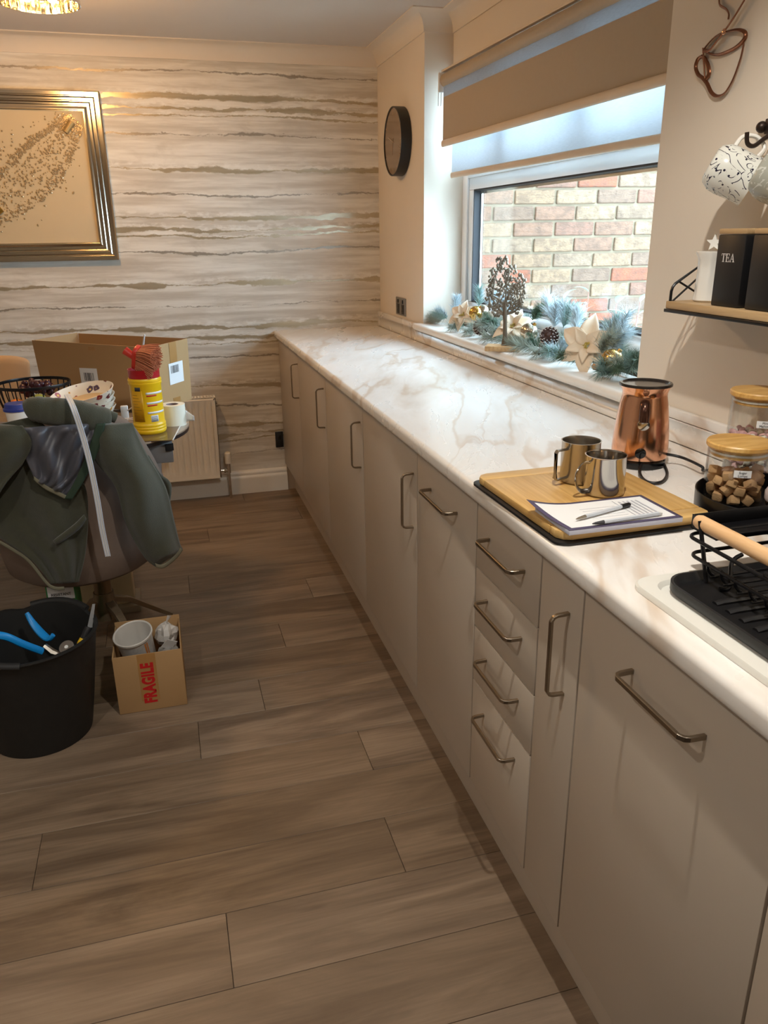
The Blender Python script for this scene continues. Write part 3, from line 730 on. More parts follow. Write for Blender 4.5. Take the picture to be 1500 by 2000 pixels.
star = [((.018 if k % 2 == 0 else .0075)*math.sin(k*PI/5), (.018 if k % 2 == 0 else .0075)*math.cos(k*PI/5)) for k in range(10)]
MB().prism(star, -.003, .003, 'xy', M=frame((.553, 1.478, 1.3715), (.5, -.86, 0), (0, 0, 1))).build('star_finial', M['white'], jr, smooth=0)

# ------------------------------------------------------------------ worktop items
WZ = .9105
bd = thing('chopping_board', 'bamboo chopping board on a black base at the worktop edge', 'chopping board', (.16, 1.25, WZ), rz=0)
rot = Matrix.Translation((.159, 1.249, 0)) @ Matrix.Rotation(R(1.2), 4, 'Z')
def rrect(w, h, r, n=6):
    out = []
    for cx, cy, a0 in ((w/2-r, h/2-r, 0), (-w/2+r, h/2-r, 90), (-w/2+r, -h/2+r, 180), (w/2-r, -h/2+r, 270)):
        for i in range(n+1): a = R(a0+90*i/n); out.append((cx+r*math.cos(a), cy+r*math.sin(a)))
    return out
MB().prism(rrect(.316, .372, .022), WZ, WZ+.005, 'xy', M=rot).build('base_mat', M['black'], bd, bev=.001)
MB().box(-.15, .15, -.137, .137, WZ+.0055, WZ+.0205, M=rot).build('board_body', M['bamboo'], bd, bev=.003)
M['bamboo2'] = m_wood('bamboo_end', (204, 160, 94), (228, 190, 126), (4, 90, 40), .38)
for s_ in (1, -1):
    q = [(x, y*s_) for x, y in ((-.15, .1375), (.15, .1375), (.15, .158), (.142, .172), (.128, .178), (-.128, .178), (-.142, .172), (-.15, .158))]
    MB().prism(q if s_ > 0 else q[::-1], WZ+.0055, WZ+.0205, 'xy', M=rot).build('end_strip', M['bamboo2'], bd, bev=.003)
BZ = WZ+.0207
def mug(label, o, r, h, hd, m, rim=.0):
    t = thing('steel_mug', label, 'mug', o, 'steel mugs on the chopping board')
    MB().lathe([(0, 0), (r-.004, 0), (r, .004), (r, h-.002), (r+.0012, h), (r-.001, h), (r-.002, h-.004), (r-.003, .006), (0, .005)], 48, o=o).build('body', m, t, smooth=35)
    d = Vector((math.cos(R(hd)), math.sin(R(hd)), 0)); O = Vector(o); z = Vector((0, 0, 1))
    return t, d, O, z
t, d, O, z = mug('brushed steel mug with square handle, the farther of the two on the chopping board', (.182, 1.318, BZ), .0375, .083, 196, M['steel'])
P = [O+d*.037+z*.070, O+d*.062+z*.071, O+d*.0655+z*.067, O+d*.0645+z*.016, O+d*.061+z*.012, O+d*.037+z*.013]
MB().tube(P, [(.002, .0065)]*6, 4, flat=(0, 0, 1)).build('handle', M['steel'], t, smooth=20, bev=.0008)
M['steel2'] = mat('polished_steel', c(190, 186, 180), .13, 1, var=.04)
t, d, O, z = mug('polished steel mug with curved handle, the nearer of the two on the chopping board', (.187, 1.234, BZ), .0375, .076, 190, M['steel2'])
P = spline([O+d*.037+z*.066, O+d*.055+z*.064, O+d*.067+z*.048, O+d*.066+z*.028, O+d*.055+z*.013, O+d*.037+z*.010], 6)
MB().tube(P, [(.0022, .0055)]*len(P), 8).build('handle', M['steel2'], t)
# notepad
npd = thing('notepad', 'white notepad with dark purple border lying on the chopping board', 'notepad', (.14, 1.11, BZ))
M['purple'] = mat('purple_border', c(78, 70, 98), .6); M['pages'] = mat('page_edges', c(196, 198, 214), .7)
ca, cb, cc_, cd_ = [px(*p, 'z', BZ+.006) for p in ((1070, 990), (1112, 1040), (1320, 1005), (1252, 978))]
ux = ((cd_-ca)+(cc_-cb)).normalized(); uy = Vector((-ux.y, ux.x, 0)); F = frame((cb.x, cb.y, BZ), ux, uy)
lw, lh = (cc_-cb).length*.99, (ca-cb).dot(uy)
MB().box(0, lw, 0, lh, .0003, .0085, M=F).build('page_block', M['pages'], npd, bev=.0006)
def sheet(u, v, ins=0., dz=.0):
    x = ins+(lw-2*ins)*u; y = ins+(lh-2*ins)*v; k = max(0, 1-x/.075)*max(0, (y/lh)-.1)
    return F @ Vector((x-.02*k, y-.0*k, .0091+dz+.016*k*k*1.2))
MB().grid(lambda u, v: sheet(u, v), 24, 12).build('top_sheet', M['purple'], npd, solid=.0004)
MB().grid(lambda u, v: sheet(u, v, .0085, .0005), 24, 12).build('writing_area', M['paper'], npd)
lns = MB()
for i in range(5): lns.box(lw*.30, lw*.62, lh*(.3+.09*i), lh*(.3+.09*i)+.0006, .0103, .0105, M=F)
lns.box(lw*.66, lw*.665, lh*.15, lh*.85, .0103, .0105, M=F)
for i in range(5): lns.box(lw*(.70+.04*i), lw*(.715+.04*i), lh*.25, lh*.8, .0103, .01045, M=F)
lns.build('printed_lines', mat('faint_print', c(190, 190, 198), .7), npd, smooth=0)
M['clear'] = mat('clear_plastic', c(206, 212, 220), .12, .0)
def pen(label, a, b, tipdark, z0):
    A = px(*a, 'z', z0); B = px(*b, 'z', z0); d = (B-A).normalized(); t = thing('ballpoint_pen', label, 'pen', A, 'pens on the notepad')
    r = .0036; l = (B-A).length
    MB().tube([A+d*.022, B-d*(.022 if tipdark else 0)], r, 6).build('barrel', M['clear'], t, smooth=20)
    MB().tube([A, A+d*.006, A+d*.022], [.0008, .0022, r*.95], 10).build('tip', M['ink'] if not tipdark else M['steel'], t)
    if tipdark: MB().tube([B-d*.022, B-d*.003, B], [r*1.15, r*1.15, r*.8], 12).build('cap', M['black'], t)
    else: MB().tube([B-d*.002, B+d*.004], [r, r*.8], 10).build('end_plug', M['whiteplastic'], t)
    MB().tube([A+d*.012+Vector((0, 0, 0)), B-d*.008], .0012, 6).build('ink_tube', M['ink'], t)
pen('clear ballpoint pen with black end, upper pen on the notepad', (1125, 1014), (1230, 985), True, BZ+.0145)
pen('clear ballpoint pen with dark tip, lower pen on the notepad', (1157, 1023), (1288, 1003), False, BZ+.0142)

# copper frother
fr = thing('milk_frother', 'copper electric milk frother with black lid and base', 'frother', (.408, 1.452, WZ))
fo = (.404, 1.452, WZ)
MB().lathe([(0, 0), (.055, 0), (.057, .002), (.057, .014), (.054, .017), (0, .017)], 48, o=fo).build('base', M['blackgloss'], fr, smooth=30)
MB().lathe([(.053, .0175), (.0585, .020), (.060, .034), (.0585, .070), (.0545, .105), (.050, .138), (.047, .152), (.047, .160), (.050, .168), (.0535, .175), (.051, .175), (.045, .160), (0, .158)], 64, o=fo).build('body', M['copper'], fr, smooth=40)
MB().lathe([(.0555, .1752), (.0555, .179), (.054, .1808), (.049, .181), (.046, .1775), (.03, .1765), (0, .1765)], 48, o=fo).build('lid', mat('smoked_lid', c(52, 46, 42), .14, .3), fr, smooth=30)
fd = (Vector((CAM.x, CAM.y, 0))-Vector((fo[0], fo[1], 0))).normalized(); fd = (Matrix.Rotation(R(3), 3, 'Z') @ fd)
def fpt(r, z): return Vector(fo)+fd*r+Vector((0, 0, z))
sp_ = MB().tube(spline([fpt(.045, .142), fpt(.057, .140), fpt(.064, .128), fpt(.066, .108)], 5), [.011]*16, 16); sp_.build('handle_stub', mat('dark_copper', c(96, 66, 54), .2, .8), fr)
MB().cyl(fpt(.060, .104), fpt(.072, .103), .0125, n=32).build('dial', M['steel2'], fr, bev=.001)
MB().cyl(fpt(.054, .039), fpt(.062, .038), .0115, n=32).build('power_button', M['blackgloss'], fr, bev=.001)
MB().cyl(fpt(.044, .165), fpt(.052, .168), .0065, n=20).build('lid_knob', M['copper_dark'], fr, bev=.001)
cdp = [px(1292, 897, 'z', WZ+.008), px(1303, 925, 'z', WZ+.004), px(1290, 942, 'z', WZ+.004), px(1262, 940, 'z', WZ+.004), px(1249, 920, 'z', WZ+.008), px(1262, 897, 'z', WZ+.018), px(1290, 887, 'z', WZ+.025), px(1330, 893, 'z', WZ+.02), px(1372, 912, 'z', WZ+.008), px(1400, 930, 'z', WZ+.003)]
cdp[-1] = Vector((.50, 1.35, WZ+.0035)); cdp[-2] = px(1370, 911, 'y', 1.335); cdp.append(Vector((.575, 1.36, WZ+.0035)))
MB().tube(spline(cdp, 8), .0032, 8).build('power_cord', M['black'], fr)

# jars on a round tray
tr = thing('round_tray', 'black round metal tray holding the sugar jar', 'tray', (.449, 1.103, WZ))
MB().lathe([(0, .001), (.125, .001), (.127, .003), (.128, .036), (.127, .037), (.1255, .036), (.1245, .005), (0, .004)], 64, o=(.449, 1.103, WZ)).build('dish', M['blackmetal'], tr, smooth=35)
def jar(label, o, r, h, fill):
    t = thing('glass_jar', label, 'jar', o)
    MB().lathe([(0, .0), (r-.004, 0), (r, .004), (r, h), (r-.0022, h), (r-.0022, .006), (0, .0045)], 48, o=o).build('glass_body', M['jar'], t, smooth=35)
    MB().lathe([(0, h-.014), (r-.004, h-.014), (r-.004, h+.0005), (r+.0025, h+.0005), (r+.004, h+.003), (r+.004, h+.009), (r+.002, h+.0115), (0, h+.012)], 48, o=o).build('lid', M['lidwood'], t, smooth=30)
    MB().lathe([(r-.0037, h-.009), (r-.0023, h-.0085), (r-.0023, h-.005), (r-.0037, h-.0045)], 48, o=o, caps=False).build('seal_ring', mat('silicone', c(225, 222, 214), .4), t)
    return t
def jar_label(t, o, r, ang, z, words, size, w=.03, h=.0135):
    d = Vector((math.cos(ang), math.sin(ang), 0)); xa = Vector((-d.y, d.x, 0))
    lb = MB().grid(lambda u, v: (o[0]+(r+.0004)*math.cos(ang+(u-.5)*w/r), o[1]+(r+.0004)*math.sin(ang+(u-.5)*w/r), o[2]+z+(v-.5)*h), 10, 2).build('paper_label', M['paper'], t)
    for k, wd in enumerate(words):
        text(wd, size, M['ink'], t, frame(Vector(o)+d*(r+.0006)+Vector((0, 0, z+(.0026 if k == 0 else -.0032))), xa, (0, 0, 1)), ext=.0001)
face = lambda o: math.atan2(CAM.y-o[1], CAM.x-o[0])
so_ = (.424, 1.168, WZ+.0045)
sj = jar('glass jar of brown sugar lumps with bamboo lid', so_, .0545, .1035, None)
jar_label(sj, so_, .0545, face(so_)+R(12), .066, ('Sugar', 'Lumps'), .0062)
M['sugar'] = mat('brown_sugar', c(206, 164, 118), .9, var=.18, vscale=60, bmp=.6, bscale=420)
rs = random.Random(5); cube = None
pts = []
for lay in range(4):
    for rr, nn in ((.038, 8), (.015, 3)):
        for k in range(nn):
            if lay == 3 and rs.random() < .45: continue
            a = 2*PI*(k+.5*(lay % 2))/nn+rs.uniform(-.15, .15)
            pts.append((rr*math.cos(a), rr*math.sin(a), .013+lay*.0145+rs.uniform(-.002, .002)))
for p_ in pts:
    Mx = Matrix.Translation((so_[0]+p_[0], so_[1]+p_[1], so_[2]+p_[2])) @ Euler((rs.uniform(-.7, .7), rs.uniform(-.7, .7), rs.uniform(0, 3))).to_matrix().to_4x4()
    if cube is None:
        cube = MB().box(-.0092, .0092, -.0092, .0092, -.008, .008).build('sugar_lump', M['sugar'], None, bev=.0028, seg=2); o = cube
    else: o = inst(cube)
    o.matrix_world = Mx
    tag(o, 'brown sugar lump inside the small glass jar', 'sugar lump', 'sugar lumps in the jar')
mo = (.537, 1.262, WZ)
mj = jar('tall glass jar of mini marshmallows with bamboo lid', mo, .053, .178, None)
jar_label(mj, mo, .053, face(mo)+R(16), .132, ('Mini', 'Mallows'), .0062)
M['mallow_p'] = mat('pink_marshmallow', c(226, 180, 180), .9, var=.05); M['mallow_w'] = mat('white_marshmallow', c(236, 228, 214), .9, var=.03)
prs = [MB().tube([(0, 0, -.007), (0, 0, -.004), (0, 0, .004), (0, 0, .007)], [.0045, .0062, .0062, .0045], 10).build('mini_marshmallow', m_, None) for m_ in (M['mallow_p'], M['mallow_w'])]
first = [True, True]
for lay in range(8):
    for rr, nn in ((.042, 14), (.027, 8), (.010, 3)):
        if rr < .04 and lay < 6: continue
        for k in range(nn):
            a = 2*PI*(k+rs.random()*.3+.5*(lay % 2))/nn; wch = 0 if rs.random() < .62 else 1
            o = prs[wch] if first[wch] else inst(prs[wch]); first[wch] = False
            o.matrix_world = Matrix.Translation((mo[0]+rr*math.cos(a), mo[1]+rr*math.sin(a), mo[2]+.013+lay*.0128)) @ Euler((rs.uniform(0, 3), rs.uniform(0, 3), 0)).to_matrix().to_4x4()
            tag(o, ('pink' if wch == 0 else 'white')+' mini marshmallow inside the tall glass jar', 'marshmallow', 'mini marshmallows in the tall jar')
# small pale lidded pot on the tray
pk = thing('small_pot', 'small round pot with pale pink lid beside the sugar jar', 'pot', (.463, 1.062, WZ+.005))
po_ = (.458, 1.066, WZ+.005)
MB().lathe([(0, 0), (.022, 0), (.032, .006), (.038, .018), (.039, .026), (.036, .026), (.03, .008), (0, .003)], 40, o=po_).build('bowl', M['steel2'], pk)
MB().lathe([(0, .0265), (.0405, .0265), (.0415, .029), (.0415, .041), (.039, .0455), (.03, .047), (0, .0475)], 40, o=po_).build('lid', mat('pale_pink_lid', c(214, 196, 190), .25, Transmission_Weight=.2), pk)

# ------------------------------------------------------------------ sink drainer and dish rack
M['sinkwhite'] = mat('white_composite', c(228, 226, 218), .3, var=.01)
sk_ = thing('sink', 'white composite sink drainer set into the worktop near the camera', 'sink', (.29, .35, WZ))
SX0, SX1, SY0, SY1 = .034, .53, -.3, .905
out = [(x+(SX0+SX1)/2, y+(SY0+SY1)/2) for x, y in rrect(SX1-SX0, SY1-SY0, .03)]; inn = [(x+(SX0+SX1)/2, y+(SY0+SY1)/2) for x, y in rrect(SX1-SX0-.044, SY1-SY0-.044, .03)]
n = len(out); vs = []
for poly, z, sc in ((out, 0, 0), (out, .006, 0), (out, .009, .004), (inn, .009, 0), (inn, .003, .006)):
    cx, cy = (SX0+SX1)/2, (SY0+SY1)/2
    for x, y in poly: d = Vector((x-cx, y-cy)).normalized()*sc; vs.append((x-d.x, y-d.y, WZ+z))
fs = [(j*n+i, j*n+(i+1) % n, (j+1)*n+(i+1) % n, (j+1)*n+i) for j in range(4) for i in range(n)]+[tuple(range(4*n, 5*n))]
MB().add(vs, fs).build('drainer', M['sinkwhite'], sk_, smooth=30)
SZ = WZ+.0035
dr = thing('dish_rack', 'black wire dish rack with wooden handle and ribbed drip tray', 'dish rack', (.27, .66, SZ))
TX0, TX1, TY0, TY1 = .066, .45, .36, .876
def rr2(x0, x1, y0, y1, r): return [(x+(x0+x1)/2, y+(y0+y1)/2) for x, y in rrect(x1-x0, y1-y0, r, 8)]
rings = [(rr2(TX0+.006, TX1-.006, TY0+.006, TY1-.006, .034), 0), (rr2(TX0, TX1, TY0, TY1, .04), .006), (rr2(TX0, TX1, TY0, TY1, .04), .0175), (rr2(TX0+.004, TX1-.004, TY0+.004, TY1-.004, .036), .018), (rr2(TX0+.012, TX1-.012, TY0+.012, TY1-.012, .03), .008)]
n = len(rings[0][0]); vs = [(x, y, SZ+z) for poly, z in rings for x, y in poly]
fs = [(j*n+i, j*n+(i+1) % n, (j+1)*n+(i+1) % n, (j+1)*n+i) for j in range(4) for i in range(n)]+[tuple(range(n-1, -1, -1)), tuple(range(4*n, 5*n))]
ty = MB().add(vs, fs).build('drip_tray', M['black'], dr, smooth=50)
for k in range(17):
    y = TY1-.085-k*.026
    MB().tube([(TX0+.03, y, SZ+.008), (TX0+.04, y, SZ+.0095), (TX1-.04, y, SZ+.0095), (TX1-.03, y, SZ+.008)], [(.004, .006)]*4, 8, flat=(0, 0, 1)).build('rib', M['black'], ty)
RX0, RX1, RY0, RY1 = .125, .43, .40, .895
wr_ = .0028
for z, e in ((.952, .0), (.980, .004)):
    P = [(x, y, z) for x, y in rr2(RX0-e, RX1, RY0, RY1+e, .018)]
    MB().tube(P, wr_, 8, True).build('wire_rail', M['blackmetal'], dr)
for x, y in ((RX0+.004, RY1-.012), (RX1-.004, RY1-.012), (RX0+.004, RY0+.012), (RX1-.004, RY0+.012)):
    MB().cyl((x, y-.03*(y > .6), SZ+.0085), (x, y, 1.006), .0032, n=8).build('post', M['blackmetal'], dr)
MB().tube(spline([(RX0+.004, RY1-.07, SZ+.011), (RX0+.018, RY1-.072, SZ+.0125), (RX0+.04, RY1-.045, .95), (RX0+.06, RY1-.04, .958)], 6), .0032, 8).build('foot_wire', M['blackmetal'], dr)
for k in range(14):
    y = RY1-.045-k*.0285
    P = spline([(RX0, y, .955), (RX0+.002, y, .943), (RX0+.012, y, .934), (RX0+.03, y, .932), (RX1-.02, y, .932), (RX1-.004, y, .940), (RX1, y, .953)], 5)
    MB().tube(P, .0021, 6).build('divider_wire', M['blackmetal'], dr)
P = [(RX0-.004, .74, .981), (RX0-.004, .74, .987), (RX0-.004, .55, .987)]
MB().tube(P, .0026, 6).build('clip_wire', M['blackmetal'], dr)
# side shelf of the rack
ss = MB(); X0, X1, Y0, Y1, Z0, Z1 = .148, .44, .868, .925, .978, 1.000
ss.box(X0, X1, Y0, Y1, Z0, Z0+.002); ss.box(X0, X1, Y1-.002, Y1, Z0, Z1); ss.box(X0, X0+.002, Y0, Y1, Z0, Z1); ss.box(X0, X1, Y0, Y0+.002, Z0, Z0+.008)
ss.build('side_shelf', M['blackmetal'], dr, bev=.0008)
MB().lathe([(0, 0), (.05, 0), (.062, .006), (.064, .018), (.062, .018), (.058, .006), (0, .003)], 40, o=(.30, .80, .957)).build('cup_dish', M['blackmetal'], dr)
MB().tube([(.137, .900, 1.0), (.137, .8975, 1.0), (.137, .892, 1.0), (.137, .45, 1.0), (.137, .44, 1.0)], [.006, .0088, .0105, .0105, .008], 20).build('wooden_handle', M['handlewood'], dr)
#@@NEXT
# ------------------------------------------------------------------ sill decorations
SZL = .9975
tn = thing('tree_ornament', 'cut-out metal tree ornament on a small wooden block on the sill', 'ornament', (.590, 2.612, SZL))
u_ = Vector((.85, -.53, 0)).normalized(); v_ = Vector((-u_.y, u_.x, 0)); TO = Vector((.590, 2.612, SZL))
F = frame(TO, u_, v_)
MB().box(-.062, .062, -.038, .038, .0003, .018, M=F).build('wooden_base', M['oak'], tn, bev=.002)
M['pewter'] = mat('cast_pewter', c(118, 104, 88), .42, .6, var=.15, vscale=40)
FT = frame(TO+Vector((0, 0, .018)), u_, (0, 0, 1))
MB().tube([FT @ Vector(p) for p in ((.004, .0, 0), (.004, .03, 0), (.002, .08, 0), (.0, .115, 0), (.0, .15, 0))], [(.013, .008), (.0085, .006), (.007, .005), (.008, .0045), (.005, .004)], 10, flat=u_).build('trunk', M['pewter'], tn)
rt_ = random.Random(21)
def crown(x, y): return ((x+.002)/.072)**2+((y-.198)/.112)**2 < 1 and not (abs(x) < .018 and y < .115)
brm = MB(); lf = MB()
def limb(a, b, r0, r1, bend):
    A, B = Vector((*a, 0)), Vector((*b, 0)); m_ = (A+B)/2+Vector((-(B-A).y, (B-A).x, 0))*bend
    P = spline([FT @ A, FT @ m_, FT @ B], 4); k = len(P)
    brm.tube(P, [(r0+(r1-r0)*i/(k-1), .0025) for i in range(k)], 6, flat=u_)
nodes = [((0, .13), .005)]
tips = []
for a, ln2 in ((-70, .06), (-45, .085), (-20, .12), (5, .145), (28, .12), (50, .085), (72, .062), (-85, .05), (88, .05)):
    e = (math.sin(R(a))*ln2*.95, .115+math.cos(R(a))*ln2+(.01 if abs(a) > 60 else 0)); limb((0, .10+.02*rt_.random()), e, .0042, .0022, rt_.uniform(-.2, .2)); tips.append((e, a))
    for k in range(5):
        t_ = .3+.17*k; p0 = (e[0]*t_, .115+(e[1]-.115)*t_); a2 = a+rt_.choice((-1, 1))*rt_.uniform(35, 75); l2 = rt_.uniform(.022, .042)
        e2 = (p0[0]+math.sin(R(a2))*l2, p0[1]+math.cos(R(a2))*l2)
        if crown(*e2): limb(p0, e2, .0026, .0016, rt_.uniform(-.3, .3)); tips.append((e2, a2))
for i in range(520):
    x, y = rt_.uniform(-.076, .074), rt_.uniform(.085, .312)
    if not crown(x, y): continue
    d0 = min(((x-e[0])**2+(y-e[1])**2)**.5 for e, _ in tips)
    if d0 < .024:
        lf.sph(FT @ Vector((x, y, rt_.uniform(-.001, .001))), rt_.uniform(.0038, .0064), (1, .45, rt_.uniform(.7, 1.5)), 8)
brm.build('branches', M['pewter'], tn); tag(lf.build('leaf_cutouts', M['pewter'], tn), kind='stuff')

gd = thing('festive_garland', 'frosted pine garland with cream poinsettias, cones and baubles along the sill', 'garland', (.70, 2.65, SZL))
def gp(x, y, xx=.69): return px(x, y, 'x', xx)
def sprig_mesh(m, seed, l=.095, n=210, name='pine_sprig', thick=.0011):
    r_ = random.Random(seed); mb = MB(); mb.tube([(0, 0, 0), (0, 0, l*.5), (0, 0, l*.8)], [.002, .0016, .001], 5)
    for i in range(n):
        z = l*(.02+.8*i/n); a = r_.uniform(0, 2*PI); el = r_.uniform(.5, 1.05); ln = r_.uniform(.032, .055)
        d = Vector((math.cos(a)*math.sin(el), math.sin(a)*math.sin(el), math.cos(el))); p = Vector((0, 0, z))
        q = d.orthogonal().normalized()*thick; w = d.cross(q)
        mb.add([p+q, p-q*.5+w, p-q*.5-w, p+d*ln], [(0, 1, 3), (1, 2, 3), (2, 0, 3)])
    return mb.build(name, m, gd, smooth=0, world=False)
PM = [mat('pine_green', c(92, 114, 92), .7, var=.25, vscale=30), mat('pine_frost', c(188, 200, 204), .7, var=.12, vscale=30), mat('pine_sage', c(160, 166, 152), .7, var=.2, vscale=30), mat('pine_teal', c(128, 152, 144), .7, var=.25, vscale=30)]
protos = [sprig_mesh(PM[k], 40+k) for k in range(4)]
used = [False]*4
rgd = random.Random(9)
G0 = Vector(gd.location)
def put_sprig(k, p, d, s_=1.):
    o = protos[k] if not used[k] else inst(protos[k], gd); used[k] = True
    o.matrix_local = Matrix.Translation(Vector(p)-G0) @ Vector(d).normalized().to_track_quat('Z', 'Y').to_matrix().to_4x4() @ Matrix.Scale(s_, 4)
tufts = [(872, 622, 3, (-.3, .9, .25)), (862, 634, 2, (-.4, .9, .0)), (905, 640, 2, (-.7, -.2, -.05)), (930, 650, 2, (-.8, -.5, .0)), (955, 605, 1, (0, -.4, 1)), (935, 598, 3, (.1, .2, 1)), (970, 640, 2, (-.7, .1, .2)),
         (980, 610, 1, (.1, -.3, 1)), (1000, 620, 1, (0, .3, 1)), (1040, 625, 0, (.1, -.9, .8)), (1082, 640, 1, (0, -.1, 1)), (1075, 625, 1, (.1, .5, .9)), (1050, 690, 2, (-.8, .0, .15)), (1075, 695, 2, (-.8, -.3, .0)), (1030, 680, 2, (-.7, .3, .1)),
         (1095, 695, 3, (-.6, -.3, .2)), (1100, 640, 3, (.2, -.2, .9)), (1180, 670, 1, (.1, -.4, .8)), (1195, 680, 1, (.0, -.7, .6)), (1205, 660, 1, (.2, -.2, .9)), (1170, 690, 2, (0, -.5, .5)), (1215, 720, 0, (-.6, -.6, .15)), (1222, 722, 3, (-.3, -.9, .3)), (1205, 735, 3, (-.8, -.2, .1)), (1230, 715, 0, (-.2, -.9, .4)),
         (890, 615, 1, (.1, .2, .9)), (1020, 660, 3, (.1, .3, .8)), (1125, 650, 1, (.2, .2, .8)), (990, 665, 2, (-.6, .2, .1)), (1140, 700, 0, (-.6, .2, .1))]
for x, y, k, d in tufts:
    p = gp(x, y, .70 if d[2] > .5 else .665); p.z = max(p.z, SZL+.018)
    d = Vector(d); d.z = max(d.z, .05)
    put_sprig(k, p, d, rgd.uniform(.85, 1.1))
    put_sprig((k+rgd.choice((0, 2))) % 4, p+Vector((.012, .02, .004)), d+Vector((rgd.uniform(-.3, .3), rgd.uniform(-.4, .4), rgd.uniform(0, .4))), rgd.uniform(.7, .95))
for i in range(34):
    yy = 3.40-1.52*i/33; put_sprig(rgd.choice((0, 1, 2, 2, 3, 3)), (.722+rgd.uniform(-.012, .015), yy, SZL+.02), (rgd.uniform(-.15, .15), rgd.choice((-1, 1))*rgd.uniform(.3, 1), rgd.uniform(.35, 1.0)), rgd.uniform(.6, .85))
# stem wire
P = spline([(.70, 3.42, SZL+.014), (.71, 3.1, SZL+.018), (.70, 2.8, SZL+.016), (.71, 2.4, SZL+.018), (.70, 1.9, SZL+.014)], 6)
MB().tube(P, .006, 6).build('garland_stem', mat('brown_wire', c(84, 66, 48), .8), gd)
M['petal'] = mat('cream_velvet', c(236, 216, 190), .8, var=.05, vscale=30, bmp=.3, bscale=80)
M['gold'] = mat('gold_foil', c(214, 172, 92), .2, .95, var=.1)
M['silver'] = mat('champagne_foil', c(214, 202, 180), .16, .95, var=.1)
def petal_mesh(l, w):
    def f(u, v):
        t_ = v; ww = w*math.sin(PI*min(1, t_**.75))*(1-.15*t_)*.5+.001
        x = (u-.5)*2*ww; return (x, l*t_, .22*l*math.sin(t_*PI*.8)*.6-.14*l*t_*t_+abs(x)*.28)
    return MB().grid(f, 6, 10)
pet0 = None
def poinsettia(o, n, rad):
    global pet0
    o = Vector(o); n = Vector(n).normalized(); T = n.to_track_quat('Z', 'Y').to_matrix().to_4x4(); T.translation = o-G0
    mb = MB(); rr_ = random.Random(int(o.y*100))
    for k in range(14):
        a = rr_.uniform(0, 6.28); d = rr_.uniform(0, .012); mb.sph((d*math.cos(a), d*math.sin(a), .008+rr_.uniform(0, .008)), .0032, n=6)
    core = mb.build('poinsettia', mat('gold_stamens', c(196, 176, 96), .4, .5), gd, world=False); core.matrix_local = T
    for ring_, (cnt, ln, tilt, off) in enumerate(((6, 1., -5, 0), (5, .66, 22, .5))):
        for k in range(cnt):
            a = 2*PI*(k+off)/cnt+rr_.uniform(-.12, .12)
            Mx = Matrix.Rotation(a, 4, 'Z') @ Matrix.Translation((0, .004, .004*ring_)) @ Matrix.Rotation(R(tilt+rr_.uniform(-10, 10)), 4, 'X') @ Matrix.Scale(rad*ln*rr_.uniform(.9, 1.08), 4)
            if pet0 is None:
                pet0 = petal_mesh(1., .62).build('petal', M['petal'], core, solid=.02, world=False); q = pet0; q.matrix_local = Mx
            else: q = inst(pet0, core, Mx)
poinsettia(gp(905, 622, .66)+Vector((0, 0, .01)), (-.7, -.55, .5), .072)
poinsettia(gp(1003, 640, .665), (-.6, -.45, .75), .082)
poinsettia(gp(1148, 676, .655), (-.75, -.6, .4), .098)
M['cone'] = mat('pinecone', c(72, 48, 40), .7, var=.2); M['conetip'] = mat('frosted_tip', c(214, 204, 198), .7)
def pinecone(o, ax, r=.026, h=.062):
    T = Vector(ax).normalized().to_track_quat('Z', 'Y').to_matrix().to_4x4(); T.translation = Vector(o)-G0
    mb = MB(); tp = MB(); mb.sph((0, 0, h/2), r*.62, (1, 1, h/(r*1.5)), 12)
    for i in range(84):
        t_ = (i+.5)/84; a = i*2.39996; rr_ = r*(.30+.72*math.sin(PI*(.10+.82*t_))); z = h*t_
        d = Vector((math.cos(a), math.sin(a), .55)).normalized()
        F_ = frame((rr_*.62*math.cos(a), rr_*.62*math.sin(a), z*.92), (-math.sin(a), math.cos(a), 0), d)
        w = .0062
        mb.add([F_ @ Vector(p) for p in ((-w*.5, 0, -.001), (w*.5, 0, -.001), (w*.75, rr_*.42, -.0008), (-w*.75, rr_*.42, -.0008), (0, rr_*.52, .0005), (0, rr_*.3, .0022), (0, 0, .001))],
               [(0, 1, 2, 4, 3), (3, 4, 5), (4, 2, 5), (0, 3, 5, 6), (1, 6, 5, 2)])
        tp.sph(F_ @ Vector((0, rr_*.49, .0012)), .0023, (1.5, .7, .7), 6)
    o_ = mb.build('pinecone', M['cone'], gd, smooth=0, world=False); o_.matrix_local = T
    tag(tp.build('frosted_tips', M['conetip'], o_, world=False), kind='stuff')
pinecone(gp(941, 638, .645)+Vector((.02, .012, -.012)), (-.75, -.55, .3), .030, .066)
pinecone(gp(1074, 658, .648)+Vector((.02, .012, -.010)), (-.7, -.55, .35), .030, .064)
def bauble(o, r, m, lobes):
    T = Matrix.Translation(Vector(o)-G0) @ Euler((.5, .4, .2)).to_matrix().to_4x4(); n = 40; vs = []
    for j in range(21):
        th = PI*j/20
        for i in range(n):
            a = 2*PI*i/n; k = 1+.06*math.sin(lobes*a+3*math.cos(th))*math.sin(th); vs.append((r*k*math.sin(th)*math.cos(a)+1e-6*i, r*k*math.sin(th)*math.sin(a), r*math.cos(th)))
    mb = MB().add(vs, [(j*n+i, (j+1)*n+i, (j+1)*n+(i+1) % n, j*n+(i+1) % n) for j in range(20) for i in range(n)])
    b_ = mb.build('bauble', m, gd, world=False); b_.matrix_local = T
    MB().cyl((0, 0, r*.97), (0, 0, r*1.2), r*.2, n=10).build('bauble_cap', M['gold'], b_, world=False)
